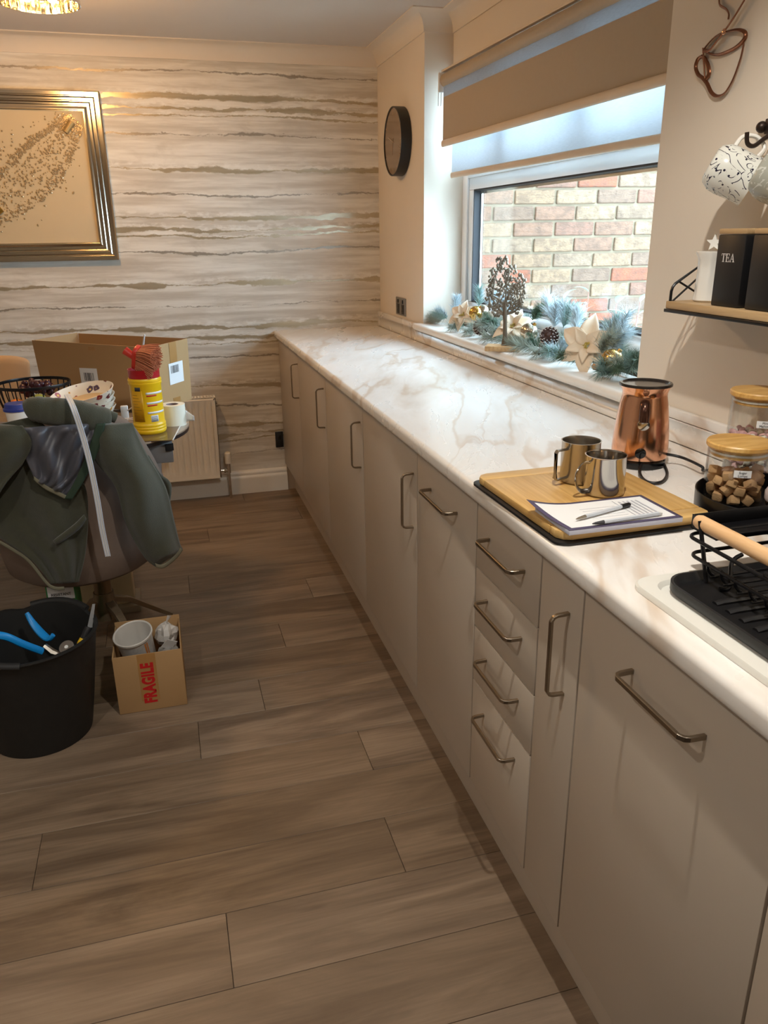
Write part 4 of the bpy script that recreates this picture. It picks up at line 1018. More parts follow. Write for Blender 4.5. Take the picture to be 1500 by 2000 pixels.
bauble(gp(930, 612, .68), .030, M['gold'], 9); bauble(gp(1033, 648, .66), .031, M['silver'], 7); bauble(gp(1196, 702, .655), .030, M['gold'], 11); bauble(gp(945, 608, .71), .026, M['silver'], 8)
# gift-foil knot by the last flower
MB().sph(gp(1166, 716, .625), .016, (1, 1.2, .8), 8).build('foil_bud', mat('bronze_foil', c(176, 146, 112), .35, .7), gd, smooth=0)

# ------------------------------------------------------------------ shrub outside the window
M['leafv'] = mat('variegated_leaf', c(150, 176, 152), .55, var=.4, vscale=50); M['stem'] = mat('reddish_stem', c(150, 104, 92), .7)
def shrub(label, stems, seed):
    b0 = stems[0][0]; t = thing('garden_shrub', label, 'shrub', (b0[0], b0[1], -.2), 'shrubs outside the window')
    r_ = random.Random(seed); lp0 = None
    for base, tip, n in stems:
        A, B = Vector(base), Vector(tip); P = spline([A, (A*.55+B*.45)+Vector((r_.uniform(-.04, .04), r_.uniform(-.04, .04), 0)), B], 6)
        MB().tube(P, [.006-.004*i/(len(P)-1) for i in range(len(P))], 6).build('stem', M['stem'], t)
        for k in range(n):
            q = P[int(len(P)*(.55+.45*k/max(1, n)))-1] if k < n-1 else P[-1]
            a = k*2.2+r_.uniform(-.4, .4); d = Vector((math.cos(a), math.sin(a), r_.uniform(.1, .9))).normalized()
            Mx = Matrix.Translation(q-Vector(t.location)) @ d.to_track_quat('Y', 'Z').to_matrix().to_4x4() @ Matrix.Scale(r_.uniform(.06, .095), 4)
            if lp0 is None: lp0 = petal_mesh(1., .42).build('leaf', M['leafv'], t, solid=.012, world=False); lp0.matrix_local = Mx
            else: inst(lp0, t, Mx)
def sp3(x, y, xx): return tuple(px(x, y, 'x', xx))
shrub('leafy variegated shrub seen through the window behind the garland', [((1.15, 3.2, -.2), sp3(1100, 585, 1.15), 12), ((1.15, 3.2, -.2), sp3(1150, 570, 1.15), 11), ((1.15, 3.2, -.2), sp3(1140, 610, 1.15), 10), ((1.15, 3.2, -.2), sp3(1125, 600, 1.2), 9)], 4)
shrub('smaller shrub at the right of the window pane', [((1.2, 2.9, -.2), sp3(1205, 592, 1.15), 6), ((1.2, 2.9, -.2), sp3(1250, 590, 1.15), 9), ((1.2, 2.9, -.2), sp3(1245, 615, 1.1), 9), ((1.2, 2.9, -.2), sp3(1225, 620, 1.15), 8)], 8)

# ------------------------------------------------------------------ dining table
TZ = .757
tb = thing('dining_table', 'round-ended taupe glass dining table piled with boxes and bowls', 'table', (-1.2, 2.99, 0))
M['tglass'] = mat('taupe_glass', c(150, 130, 112), .07, 0, var=.02, coat=.5); M['edge'] = mat('dark_edge', c(30, 26, 28), .3)
M['tgrey'] = mat('grey_gloss', c(112, 108, 106), .3)
MB().prism([(x-1.225, y+2.99) for x, y in rrect(1.40, .82, .30, 12)], TZ-.006, TZ, 'xy').build('glass_top', M['tglass'], tb, bev=.001, smooth=30)
MB().prism([(x-1.225, y+2.99) for x, y in rrect(1.397, .817, .2985, 12)], TZ-.018, TZ-.0065, 'xy').build('under_panel', M['edge'], tb, smooth=30)
MB().box(-1.86, -.592, 2.66, 3.32, .672, TZ-.0185).build('extension_frame', M['tgrey'], tb, bev=.003)
MB().box(-.615, -.588, 2.652, 2.668, .715, .738).build('corner_clip', M['black'], tb, bev=.002)
MB().box(-1.02, -.80, 2.96, 3.06, .03, .672).build('pedestal', mat('cream_lacquer', c(196, 180, 146), .35), tb, bev=.004)
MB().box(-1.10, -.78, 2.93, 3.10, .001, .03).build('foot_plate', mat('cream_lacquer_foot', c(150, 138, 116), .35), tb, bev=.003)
pmt = thing('placemat', 'dark glossy placemat with white edge at the table end', 'placemat', (-.75, 2.75, TZ))
a, b = px(357, 822, 'z', TZ), px(337, 861, 'z', TZ); d = (b-a).normalized(); nrm_ = Vector((d.y, -d.x, 0)); nrm_ = nrm_ if nrm_.x < 0 else -nrm_
q = [a, b, b+nrm_*.3, a+nrm_*.3]
if (q[1]-q[0]).cross(q[2]-q[1]).z < 0: q = q[::-1]
MB().prism([(p.x, p.y) for p in q], TZ+.0004, TZ+.003, 'xy').build('mat', mat('bronze_mat', c(104, 84, 66), .12), pmt)
MB().tube([a+Vector((.001, 0, .002)), b+Vector((.001, 0, .002))], .0022, 6).build('white_edging', M['whiteplastic'], pmt)

# carton on the table
B_ = px(308, 806, 'z', TZ); C_ = px(375, 781, 'z', TZ)
e1 = (C_-B_); w1_ = e1.length; e1.normalize(); e2 = Vector((-e1.y, e1.x, 0)); ld = .52; hc = .248
CB = thing('cardboard_carton', 'large open brown cardboard carton on the dining table', 'carton', (B_+e1*w1_/2+e2*ld/2)+Vector((0, 0, .001)))
FC = frame((B_.x, B_.y, TZ+.0035), e1, e2)
def panel(name, pts, th=.004, m=M['card']):
    P = [FC @ Vector(p) for p in pts]; n = (P[1]-P[0]).cross(P[2]-P[1]).normalized()*th
    return MB().add([*P, *[p-n for p in P]], [(0, 1, 2, 3), (7, 6, 5, 4)]+[(i, i+4, (i+1) % 4+4, (i+1) % 4) for i in range(4)]).build(name, m, CB, smooth=0)
sl_ = .012
panel('end_panel', [(0, 0, 0), (w1_, 0, 0), (w1_+.002, -.004, hc), (0, -.004, hc)])
panel('side_panel', [(0, ld, 0), (0, 0, 0), (0, 0, hc-.003), (-.012, ld+.01, hc+.012)])
panel('side_panel', [(w1_, 0, 0), (w1_, ld, 0), (w1_+.004, ld, hc+.008), (w1_+.002, 0, hc)])
panel('end_panel', [(w1_, ld, 0), (0, ld, 0), (0, ld+.006, hc+.012), (w1_, ld+.006, hc+.010)])
panel('bottom', [(.004, .004, .004), (w1_-.004, .004, .004), (w1_-.004, ld-.004, .004), (.004, ld-.004, .004)], m=M['card_in'])
def onpanel(name, x0, x1, z0, z1, side, m, lift=.0008, parent=None):
    if side == 'end': pts = [FC @ Vector((x, -.0045*z/hc-lift, z)) for x, z in ((x0, z0), (x1, z0), (x1, z1), (x0, z1))]
    else: pts = [FC @ Vector((-lift-.010*(y/ld)*(z/hc), y, z)) for y, z in ((x0, z0), (x1, z0), (x1, z1), (x0, z1))]
    return MB().add(pts, [(0, 1, 2, 3)]).build(name, m, parent or CB, smooth=0, solid=.0003)
onpanel('parcel_tape', w1_*.46, w1_*.66, .125, hc, 'end', M['tape']); onpanel('parcel_tape', w1_*.46, w1_*.66, .0, .03, 'end', M['tape'])
le = onpanel('shipping_label', w1_*.40, w1_*.80, .085, .168, 'end', M['paper'], .0014)
ls = onpanel('shipping_label', .25, .33, .08, .158, 'side', M['paper'], .0014)
for side, par, a0, a1, z0, z1 in (('end', le, w1_*.45, w1_*.68, .128, .158), ('side', ls, .268, .312, .108, .140)):
    rb = random.Random(2); xx = a0; lsx = []
    while xx < a1:
        wv = rb.choice((.0015, .0025, .004)); lsx.append((xx, min(a1, xx+wv))); xx += wv+rb.choice((.002, .003))
    mbb = MB()
    for x_, y_ in lsx:
        if side == 'end': pts = [FC @ Vector((x, -.0045*z/hc-.002, z)) for x, z in ((x_, z0), (y_, z0), (y_, z1), (x_, z1))]
        else: pts = [FC @ Vector((-.002-.010*(x/ld)*(z/hc), x, z)) for x, z in ((x_, z0), (y_, z0), (y_, z1), (x_, z1))]
        mbb.add(pts, [(0, 1, 2, 3)])
    tag(mbb.build('barcode', M['ink'], par, smooth=0), kind='stuff')
onpanel('tape_end', .245, .275, hc-.02, hc-.006, 'side', M['tape'])
stk = thing('white_stick', 'white plastic stick standing up out of the carton', 'stick', FC @ Vector((.06, .12, .008)))
MB().tube([FC @ Vector((.10, .17, .006)), FC @ Vector((.03, .05, hc+.005)), FC @ Vector((.022, .035, hc+.04))], [.004, .004, .003], 8).build('shaft', M['whiteplastic'], stk)
MB().tube([FC @ Vector((.022, .035, hc+.04)), FC @ Vector((.021, .034, hc+.043))], [.003, .0015], 8).build('rounded_end', M['whiteplastic'], stk)

# yellow tub with hand brush on top
yc = (-.660, 2.765, TZ+.0035)
yt = thing('wipes_canister', 'yellow plastic canister with red lid on the dining table', 'canister', yc)
M['yellow'] = mat('yellow_plastic', c(240, 192, 22), .35, var=.03); M['redlid'] = mat('red_plastic', c(176, 30, 38), .3)
pf = [(0, 0), (.050, 0), (.054, .004)]
for k in range(3): pf += [(.0555, .008+k*.010), (.0555, .013+k*.010), (.0538, .0155+k*.010)]
pf += [(.0525, .04), (.0525, .165)]
for k in range(2): pf += [(.0555, .170+k*.009), (.0555, .175+k*.009), (.054, .177+k*.009)]
pf += [(.053, .19), (0, .19)]
MB().lathe(pf, 48, o=yc).build('body', M['yellow'], yt, smooth=35)
MB().lathe([(.0515, .1905), (.0515, .216), (.0525, .219), (.0495, .219), (.048, .1955), (0, .1955)], 48, o=yc).build('lid_rim', M['redlid'], yt, smooth=35)
fy = math.atan2(CAM.y-yc[1], CAM.x-yc[0])
def patch(name, a0, a1, z0, z1, m, r=.0530):
    MB().grid(lambda u, v: (yc[0]+r*math.cos(fy+R(a0+(a1-a0)*u)), yc[1]+r*math.sin(fy+R(a0+(a1-a0)*u)), yc[2]+z0+(z1-z0)*v), 10, 1).build(name, m, yt, solid=.0002)
M['orangeprint'] = mat('amber_print', c(214, 158, 16), .4)
for z in (.072, .105, .138): patch('white_bar', -2, 74, z, z+.007, M['paper'])
for z in (.098, .131): patch('red_heading', 0, 38, z, z+.0045, M['red'])
patch('printed_panel', -62, -14, .045, .150, M['orangeprint'], .0527); patch('brand_mark', -42, -20, .150, .163, M['ink']); patch('barcode_panel', 8, 36, .044, .066, M['paper'])
for k in range(6): patch('barcode_line', 10, 34, .046+k*.0032, .0475+k*.0032, M['ink'], .0533)
for k in range(9): patch('text_line', -58, -22-6*(k % 3), .055+k*.010, .0565+k*.010, mat('dull_text', c(160, 118, 20), .5) if k == 0 else bpy.data.materials['dull_text'], .0529)
hb = thing('hand_brush', 'brush with red plastic socket and rust-brown bristles lying on the yellow canister', 'brush', (yc[0], yc[1], yc[2]+.22))
M['bristle'] = mat('rust_bristle', c(198, 122, 86), .7, var=.25, vscale=60)
BO = Vector((yc[0]-.012, yc[1]-.02, yc[2]+.258)); bd_ = Vector((.80, -.30, -.30)).normalized(); bu = Vector((-.22, -.3, 1)); bu = (bu-bd_*bu.dot(bd_)).normalized(); bw_ = bd_.cross(bu)
rb = random.Random(6); mbb = MB()
for i in range(640):
    a, b2 = rb.uniform(-1, 1), rb.uniform(-1, 1)
    p = BO+bu*(a*.036)+bw_*(b2*.022); e = BO+bd_*(.064+.008*rb.random()-.016*a*a)+bu*(a*.056)+bw_*(b2*.040)
    mbb.tube([p, (p+e)/2+bu*.003, e], [.0018, .0017, .0012], 4)
tag(mbb.build('bristles', M['bristle'], hb, smooth=60), kind='stuff')
M['redplastic'] = mat('coral_red_plastic', c(214, 62, 48), .35)
mb = MB(); FH = frame(BO-bd_*.004, bw_, bu)
mb.prism(rrect(.050, .086, .02), -.008, .006, 'xy', M=FH if FH.col[2].to_3d().dot(bd_) > 0 else FH @ Matrix.Rotation(PI, 4, 'Y')); mb.build('brush_head', M['redplastic'], hb, bev=.003)
so2 = BO-bd_*.008-bu*.004; sd = (-bd_*.9+bu*.25-bw_*.1).normalized()
ss_ = MB(); P = [so2, so2+sd*.018, so2+sd*.042]
ss_.tube(P, [.012, .0125, .014], 20, caps=False); ss_.tube(P[::-1], [.0115, .010, .0095], 20, caps=False); ss_.build('handle_socket', M['redplastic'], hb)

# roll of masking tape, cable, bowls, basket, cup
tp_ = (-.578, 2.862, TZ+.0005)
tr2 = thing('tape_roll', 'white roll of masking tape beside the yellow canister', 'tape roll', tp_)
MB().lathe([(.022, 0), (.044, 0), (.044, .075), (.022, .075), (.022, 0)], 40, o=tp_, caps=False).build('tape', mat('masking_tape', c(232, 228, 212), .7), tr2, smooth=30)
MB().lathe([(.0195, .001), (.0218, .001), (.0218, .0745), (.0195, .0745), (.0195, .001)], 32, o=tp_, caps=False).build('core', mat('grey_core', c(140, 120, 120), .8), tr2, smooth=30)
MB().grid(lambda u, v: (tp_[0]+.044+.028*u, tp_[1]-.012+.004*math.sin(u*6)-.015*v*u, tp_[2]+.012+.040*v*(1-u*.5)), 8, 4).build('loose_end', M['paper'], tr2, solid=.0006)
cb_ = thing('charger_cable', 'coiled white cable with plug beside the bowls on the table', 'cable', (-.77, 2.90, TZ))
P = []
for i in range(60):
    a = i*.42; P.append((-.722+.030*math.cos(a)*(1+.1*math.sin(i)), 2.93+.026*math.sin(a), TZ+.003+.0006*i*.35+.004*abs(math.sin(i*.7))))
P += [(-.700, 2.96, TZ+.045), (-.715, 2.99, TZ+.05), (-.742, 3.015, TZ+.03)]
MB().tube(spline(P, 3), .0024, 6).build('cord', mat('cream_cord', c(226, 206, 186), .4), cb_)
MB().box(-.765, -.738, 3.01, 3.03, TZ+.0005, TZ+.05).build('plug', M['whiteplastic'], cb_, bev=.004)
def m_floral():
    m, nt, b = newmat('floral_bowl'); co = coord(nt)
    vo = nd(nt, 'ShaderNodeTexVoronoi', {'Vector': co, 'Scale': 27., 'Randomness': .8}); d = vo.outputs['Distance']; cl_ = nd(nt, 'ShaderNodeSeparateColor', {0: vo.outputs['Color']}).outputs[0]
    pet = nd(nt, 'ShaderNodeTexVoronoi', {'Vector': co, 'Scale': 75.}).outputs['Distance']
    msk = ma(nt, 'MULTIPLY', mr(nt, ma(nt, 'ADD', d, ma(nt, 'MULTIPLY', pet, .2)), .40, .46, 1, 0), mr(nt, cl_, .14, .18))
    rp = nd(nt, 'ShaderNodeValToRGB', {0: cl_}); e = rp.color_ramp; e.interpolation = 'CONSTANT'; e.elements[0].color = c(120, 52, 56); e.elements[1].position = .88; e.elements[1].color = c(206, 150, 60)
    for p_, q_ in ((.5, (150, 48, 44)), (.62, (92, 76, 96)), (.75, (176, 116, 128))): k = e.elements.new(p_); k.color = c(*q_)
    col = mixc(nt, msk, c(238, 230, 214), rp.outputs[0]); col = mixc(nt, ma(nt, 'MULTIPLY', msk, mr(nt, d, .1, .14, 1, 0)), col, c(236, 206, 120))
    setp(b, Base_Color=col, Roughness=.16); return m
M['floral'] = m_floral()
bowl_lab = ['top bowl of the stack, cream with red and purple flowers', 'second flowered bowl from the top of the stack on the table', 'third flowered bowl from the top of the stack on the table', 'lowest flowered bowl of the stack on the table']
bc = Vector((-.885, 2.945, 0))
bp = [(0, 0), (.045, 0), (.048, .006), (.075, .022), (.098, .045), (.112, .070), (.1095, .0705), (.095, .048), (.072, .026), (.045, .0105), (0, .009)]
proto_b = None
for k in range(4):
    z = TZ+.002+.0165*k+(.006 if k == 3 else 0)
    t = thing('floral_bowl', bowl_lab[3-k], 'bowl', (bc.x+.004*k, bc.y, z), 'stack of flowered bowls')
    if k: t.rotation_euler = (R((2, 4, 7)[k-1]), R((-3, -6, -9)[k-1]), 0)
    if proto_b is None: proto_b = MB().lathe(bp, 56).build('bowl_body', M['floral'], t, smooth=50, world=False); inn_p = MB().lathe([(.080, .0352), (.072, .0268), (.045, .0112), (0, .0096)], 40, caps=False).build('bowl_centre', mat('cream_glaze', c(226, 196, 150), .2), t, world=False)
    else:
        for q_ in (proto_b, inn_p): inst(q_, t, Matrix.Rotation(k*1.3+.4, 4, 'Z'))
kb = thing('fruit_basket', 'black wire fruit basket on the dining table', 'basket', (-1.062, 3.10, TZ))
KO = Vector((-1.062, 3.10, TZ))
def circ(r, z, n=40): return [KO+Vector((r*math.cos(2*PI*i/n), r*math.sin(2*PI*i/n), z)) for i in range(n)]
MB().tube(circ(.128, .138), [(.0065, .0022)]*40, 6, True, flat=(0, 0, 1)).build('rim', M['blackmetal'], kb)
MB().tube(circ(.066, .004), .003, 6, True).build('base_ring', M['blackmetal'], kb)
for i in range(26):
    a = 2*PI*i/26; d = Vector((math.cos(a), math.sin(a), 0))
    MB().tube(spline([KO+d*.066+Vector((0, 0, .004)), KO+d*.100+Vector((0, 0, .030)), KO+d*.121+Vector((0, 0, .085)), KO+d*.128+Vector((0, 0, .138))], 4), .0022, 6).build('wire', M['blackmetal'], kb)
for i in range(4):
    a = PI/4*i; d = Vector((math.cos(a), math.sin(a), 0)); MB().tube([KO-d*.066+Vector((0, 0, .004)), KO+d*.066+Vector((0, 0, .004))], .002, 6).build('base_wire', M['blackmetal'], kb)
def fruit(name, label, o, r, m, sc=(1, 1, 1), stalk=True):
    t = thing(name, label, 'fruit', o, 'fruit in the basket'); MB().sph(o, r, sc, 24).build('flesh', m, t)
    O = Vector(o)
    if stalk: MB().tube([O+Vector((0, 0, r*sc[2]*.93)), O+Vector((.004, .002, r*sc[2]*1.15))], [.0025, .0018], 6).build('stalk', M['cone'], t)
fruit('orange', 'bright orange at the left of the fruit basket', KO+Vector((-.058, -.052, .055)), .039, mat('orange_peel', c(238, 130, 20), .45, bmp=.3, bscale=160, var=.05))
fruit('apple', 'yellow-green apple in the middle of the fruit basket', KO+Vector((.012, -.062, .053)), .036, mat('yellow_apple', c(206, 196, 90), .35, var=.12))
fruit('apple', 'pale green apple at the back of the fruit basket', KO+Vector((.0, .06, .052)), .036, mat('green_apple', c(166, 184, 92), .35, var=.12))
gr_ = thing('grape_bunch', 'bunch of dark red grapes heaped in the fruit basket', 'grapes', KO+Vector((.05, .0, .08)), 'fruit in the basket')
M['grape'] = mat('dark_grape', c(66, 30, 36), .3, var=.2); rg2 = random.Random(12); gp0 = None
MB().tube(spline([KO+Vector((.0, .01, .10)), KO+Vector((.04, .005, .112)), KO+Vector((.075, -.01, .10))], 5), .002, 6).build('grape_stem', M['cone'], gr_)
for i in range(34):
    p = Vector((rg2.uniform(-.035, .062), rg2.uniform(-.045, .04), rg2.uniform(.108, .150)))+KO
    p.z -= abs(p.x-KO.x-.015)*.25
    if gp0 is None: gp0 = MB().sph((0, 0, 0), .0125, (1, 1, 1.2), 12).build('grape', M['grape'], gr_, world=False); o = gp0
    else: o = inst(gp0, gr_)
    o.location = p-Vector(gr_.location); o.rotation_euler = (rg2.uniform(-1, 1), rg2.uniform(-1, 1), 0)
cpo = (-1.085, 2.83, TZ+.0005)
cu_ = thing('travel_cup', 'white takeaway-style cup with blue lid on the table', 'cup', cpo)
MB().lathe([(0, 0), (.028, 0), (.030, .003), (.038, .095), (.0365, .095), (.0285, .005), (0, .004)], 40, o=cpo).build('body', M['white'], cu_)
MB().lathe([(.0375, .0955), (.0425, .0955), (.0425, .103), (.0385, .106), (.036, .118), (.033, .120), (0, .119)], 40, o=cpo).build('lid', mat('blue_silicone', c(40, 58, 140), .45), cu_, smooth=35)

# chairs
M['suede'] = mat('taupe_suede', c(120, 102, 90), .9, var=.12, vscale=16, bmp=.1, bscale=300); M['beige'] = mat('beige_fabric', c(206, 178, 146), .9, var=.05, bmp=.15, bscale=400)
M['legmetal'] = mat('bronze_leg', c(142, 124, 100), .35, .6)
chs = thing('swivel_chair', 'taupe suede swivel chair with a fleece jacket over its back', 'chair', (-.885, 2.72, 0))
cx, cy, aa, bb_ = -.925, 2.70, .30, .275
vs = []; npath = 41; ncs = 0
def shell(phi, z, off):
    s_ = .80+.20*min(1, max(0, (z-.34)/.33))**.8
    ph = max(-100, min(100, phi)); x = (aa-off)*math.sin(R(ph)); y = -(bb_-off)*math.cos(R(ph))
    if abs(phi) > 100: y += (abs(phi)-100)*.0045
    return (cx+x*s_, cy+.05*(1-s_)*0+y*(.86+.14*s_), z)
for i in range(npath):
    phi = -130+260*i/(npath-1); k = min(1, max(0, (abs(phi)-38)/48)); k = k*k*(3-2*k); zt = .885-.24*k
    cs = [(.36, 0), (.345, .02), (.345, .05), (.36, .065)]+[(zt-.03-(zt-.39)*(1-j/4), .065) for j in range(5)][1:]+[(zt-.008, .052), (zt, .032), (zt-.008, .012)]+[(zt-.03-(zt-.39)*(j/6), 0) for j in range(6)]
    ncs = len(cs); vs += [shell(phi, z, o_) for z, o_ in cs]
fs = [(i*ncs+k, i*ncs+(k+1) % ncs, (i+1)*ncs+(k+1) % ncs, (i+1)*ncs+k) for i in range(npath-1) for k in range(ncs)]+[tuple(range(ncs)), tuple(range((npath-1)*ncs, npath*ncs))]
MB().add(vs, fs).build('back_shell', M['suede'], chs, smooth=60)
MB().prism([(x-.90, y+2.725) for x, y in rrect(.385, .40, .12)], .345, .47, 'xy').build('seat', M['suede'], chs, bev=.02, seg=3)
MB().cyl((-.885, 2.72, .13), (-.885, 2.72, .345), .03, n=24).cyl((-.885, 2.72, .10), (-.885, 2.72, .20), .045, .035, 24).build('column', M['legmetal'], chs)
for dx, dy in ((.222, .125), (.125, -.20), (-.222, -.125), (-.125, .20)):
    A = Vector((-.885, 2.72, .17)); d = Vector((dx, dy, 0)); P = [A+d*.06, A+d*.35+Vector((0, 0, -.03)), A+d+Vector((0, 0, -.158))]
    MB().tube(P, [(.014, .024), (.013, .020), (.010, .011)], 4, flat=(0, 0, 1)).build('leg', M['legmetal'], chs, smooth=20, bev=.002)
ch2 = thing('dining_chair', 'beige fabric chair on the far side of the table', 'chair', (-1.42, 3.62, 0))
MB().grid(lambda u, v: (-1.42+(.272-.03*(1-v))*(u*2-1)*(1-.02*abs(u*2-1)), 3.60-.06*(1-(u*2-1)**2)+.09*v, .45+.485*v-.03*abs(u*2-1)**6*v), 24, 12).build('backrest', M['beige'], ch2, solid=.05, sub=1)
MB().prism([(x-1.42, y+3.52) for x, y in rrect(.48, .40, .1)], .42, .52, 'xy').build('seat', M['beige'], ch2, bev=.02, seg=3)
for sx, sy in ((-1, -1), (1, -1), (-1, 1), (1, 1)): MB().tube([(-1.42+sx*.17, 3.53+sy*.13, .42), (-1.42+sx*.20, 3.53+sy*.17, .001)], [.014, .010], 10).build('leg', M['legmetal'], ch2)

# fleece jacket
M['fleece'] = mat('olive_fleece', c(60, 60, 44), .95, var=.18, vscale=40, bmp=.5, bscale=350, Sheen_Weight=.25, Sheen_Roughness=.6)
M['satin'] = mat('grey_satin', c(82, 82, 90), .38, var=.06, Sheen_Weight=.1); M['trimtape'] = mat('pale_tape', c(120, 116, 96), .8)
M['zip'] = mat('green_zip_tape', c(38, 56, 40), .8)
jk = thing('fleece_jacket', 'olive green fleece jacket with grey lining slung over the swivel chair', 'jacket', (-.9, 2.41, .62))
def yj(x): return 2.397+1.05*max(0, abs(x+.90)-.03)**2
def jp(x, y, d=0.):
    p = px(x, y, 'y', 2.41)
    for _ in range(3): p = px(x, y, 'y', yj(p.x)-d)
    return p
def drape(name, left, right, m, d0=.006, fold=None, nu=26, nv=34, th=.006, parent=None):
    Lp = spline([(*p, 0) for p in left], 10); Rp = spline([(*p, 0) for p in right], 10)
    def at(P, t_): i = t_*(len(P)-1); k = min(int(i), len(P)-2); return P[k].lerp(P[k+1], i-k)
    def f(u, v):
        q = at(Lp, v).lerp(at(Rp, v), u); e = min(1, 6*min(u, 1-u, v*1.5, (1-v)*1.5))
        return jp(q.x, q.y, d0+(fold(u, v) if fold else 0)*(.25+.75*e))
    return MB().grid(f, nu, nv).build(name, m, parent or jk, solid=th, smooth=80)
drape('left_front', [(-45, 838), (-60, 930), (-45, 1010), (0, 1050), (60, 1092), (100, 1140)], [(70, 812), (120, 870), (165, 945), (172, 1010), (166, 1080), (152, 1137)], M['fleece'], .012, lambda u, v: .014*math.sin(u*9+v*3)*(.4+v)+.01*math.sin(u*17-v*5)*v)
drape('left_sleeve', [(-60, 828), (-75, 900), (-60, 1000), (-20, 1025)], [(44, 832), (62, 865), (44, 905), (2, 938)], M['fleece'], .05, lambda u, v: .035*math.sin(PI*u)+.006*math.sin(v*14+u*4))
drape('lining', [(38, 836), (44, 880), (66, 930), (70, 940)], [(200, 826), (182, 870), (160, 930), (130, 970)], M['satin'], .040, lambda u, v: .012*math.sin(u*13-v*7)+.008*math.sin(u*25+v*11)+.016*math.sin(PI*u), nu=50, nv=40, th=.003)
drape('zip_tape', [(188, 828), (172, 880), (148, 935), (126, 974)], [(206, 826), (192, 880), (166, 935), (140, 976)], M['zip'], .056, None, 4, 20)
drape('right_sleeve', [(186, 830), (182, 890), (225, 950), (245, 1020), (280, 1085), (305, 1107)], [(258, 826), (282, 880), (322, 950), (340, 1020), (350, 1060), (356, 1072)], M['fleece'], .030, lambda u, v: .048*math.sin(PI*u)+.010*math.sin(v*11+u*6)*math.sin(PI*u), nu=26, nv=40)
drape('right_hem', [(240, 870), (270, 920), (300, 960), (322, 985)], [(290, 890), (312, 925), (333, 945), (330, 985)], M['fleece'], .0, lambda u, v: .006*math.sin(u*8))
drape('cuff_tape', [(303, 1100), (318, 1102), (340, 1085), (352, 1070)], [(305, 1108), (320, 1109), (343, 1092), (357, 1074)], M['trimtape'], .045, None, 3, 16, .004)
drape('hem_tape', [(-10, 1050), (30, 1072), (60, 1094), (98, 1141), (125, 1146)], [(-10, 1056), (27, 1078), (56, 1099), (96, 1147), (126, 1152)], M['trimtape'], .014, None, 3, 24, .004)
drape('lining_tape', [(67, 930), (90, 948), (110, 958), (130, 968)], [(66, 937), (88, 955), (108, 965), (128, 975)], M['trimtape'], .048, None, 3, 16, .004)
drape('pocket_welt', [(104, 1056), (125, 1040), (148, 1022), (165, 1005)], [(110, 1064), (132, 1050), (155, 1032), (168, 1014)], M['fleece'], .040, lambda u, v: .008*math.sin(PI*u), 6, 16, .004)
P = spline([jp(52, 808, .05), jp(68, 804, .055), jp(100, 808, .05), jp(140, 812, .045), jp(180, 822, .04), jp(212, 830, .03)], 7); k = len(P)
P = [p+Vector((0, .03, 0)) for p in P]
rr_ = [.018+.016*math.sin(PI*min(1, .15+.5*i/k))+.0007*math.sin(i*1.7) for i in range(k)]
for q in (0, 1): rr_[q] *= .6+.25*q; rr_[-1-q] *= .5+.25*q
MB().tube(P, [(a*1.25, a*.95) for a in rr_], 18, flat=(0, 0, 1)).build('rolled_collar', M['fleece'], jk, smooth=80)
P = [p+Vector((.05, .035, .004)) for p in spline([jp(118, 810, .04), jp(150, 812, .04), jp(172, 820, .035), jp(190, 826, .03)], 6)]
MB().tube(P, [(.016, .012)]*len(P), 14, flat=(0, 0, 1)).build('collar_fold', M['fleece'], jk, smooth=80)
st = thing('plastic_strip', 'long ribbed white plastic strip hanging over the jacket', 'strip', jp(140, 795, .09))
P = spline([jp(128, 787, .07)+Vector((0, .06, .012)), jp(143, 795, .098), jp(160, 845, .100), jp(176, 905, .098), jp(190, 975, .088), jp(200, 1035, .078), jp(211, 1086, .070)], 9)
for dx, m_, w_ in ((0, M['whiteplastic'], .0105),): MB().tube(P, [(w_, .0022)]*len(P), 4, flat=(1, .0, .15)).build('band', m_, st, smooth=20)
for dx in (-.0065, 0, .0065): MB().tube([p+Vector((dx, -.0026, 0)) for p in P], .0016, 6).build('rib', mat('white_rib', c(206, 212, 226), .4) if dx < 0 else bpy.data.materials['white_rib'], st)

# ------------------------------------------------------------------ things on the floor
to = Vector((-1.052, 2.200, .001))
tu = thing('flexible_tub', 'black rubber builder\'s tub with tools on the floor', 'tub', to)
n = 72; vs = []
def tubr(z): return .140+.052*(z/.33)**.9
levels = [(0., 0), (.02, 0), (.10, 0), (.20, 0), (.27, 0), (.318, 0), (.325, .006), (.33, .004), (.328, -.006), (.30, -.006), (.20, -.006), (.10, -.006), (.012, -.006)]
HA = (R(-115), R(65))
for z, off in levels:
    for i in range(n):
        a = 2*PI*i/n; hz = 0
        for h_ in HA:
            dd = (a-h_+PI) % (2*PI)-PI
            hz = max(hz, math.exp(-(dd/.42)**4)*.006)-.012*math.exp(-((abs(dd)-.62)/.16)**2)
        zz = z+hz*(max(0, z-.25)/.08)**1.5
        r_ = tubr(z)+off; vs.append((to.x+r_*math.cos(a), to.y+r_*math.sin(a), to.z+zz))
fs = [(j*n+i, j*n+(i+1) % n, (j+1)*n+(i+1) % n, (j+1)*n+i) for j in range(len(levels)-1) for i in range(n)]+[tuple(range(n-1, -1, -1)), tuple(range((len(levels)-1)*n, len(levels)*n))]
MB().add(vs, fs).build('shell', M['rubbertub'], tu, smooth=50)
for h_ in HA:
    P = [to+Vector(((tubr(.33)+.004)*math.cos(h_+t_), (tubr(.33)+.004)*math.sin(h_+t_), .327+.010*math.cos(t_*PI))) for t_ in [(-.5+i/12)*1.0 for i in range(13)]]
    MB().tube(P, [(.010, .007)]*13, 10).build('handle', M['rubbertub'], tu)
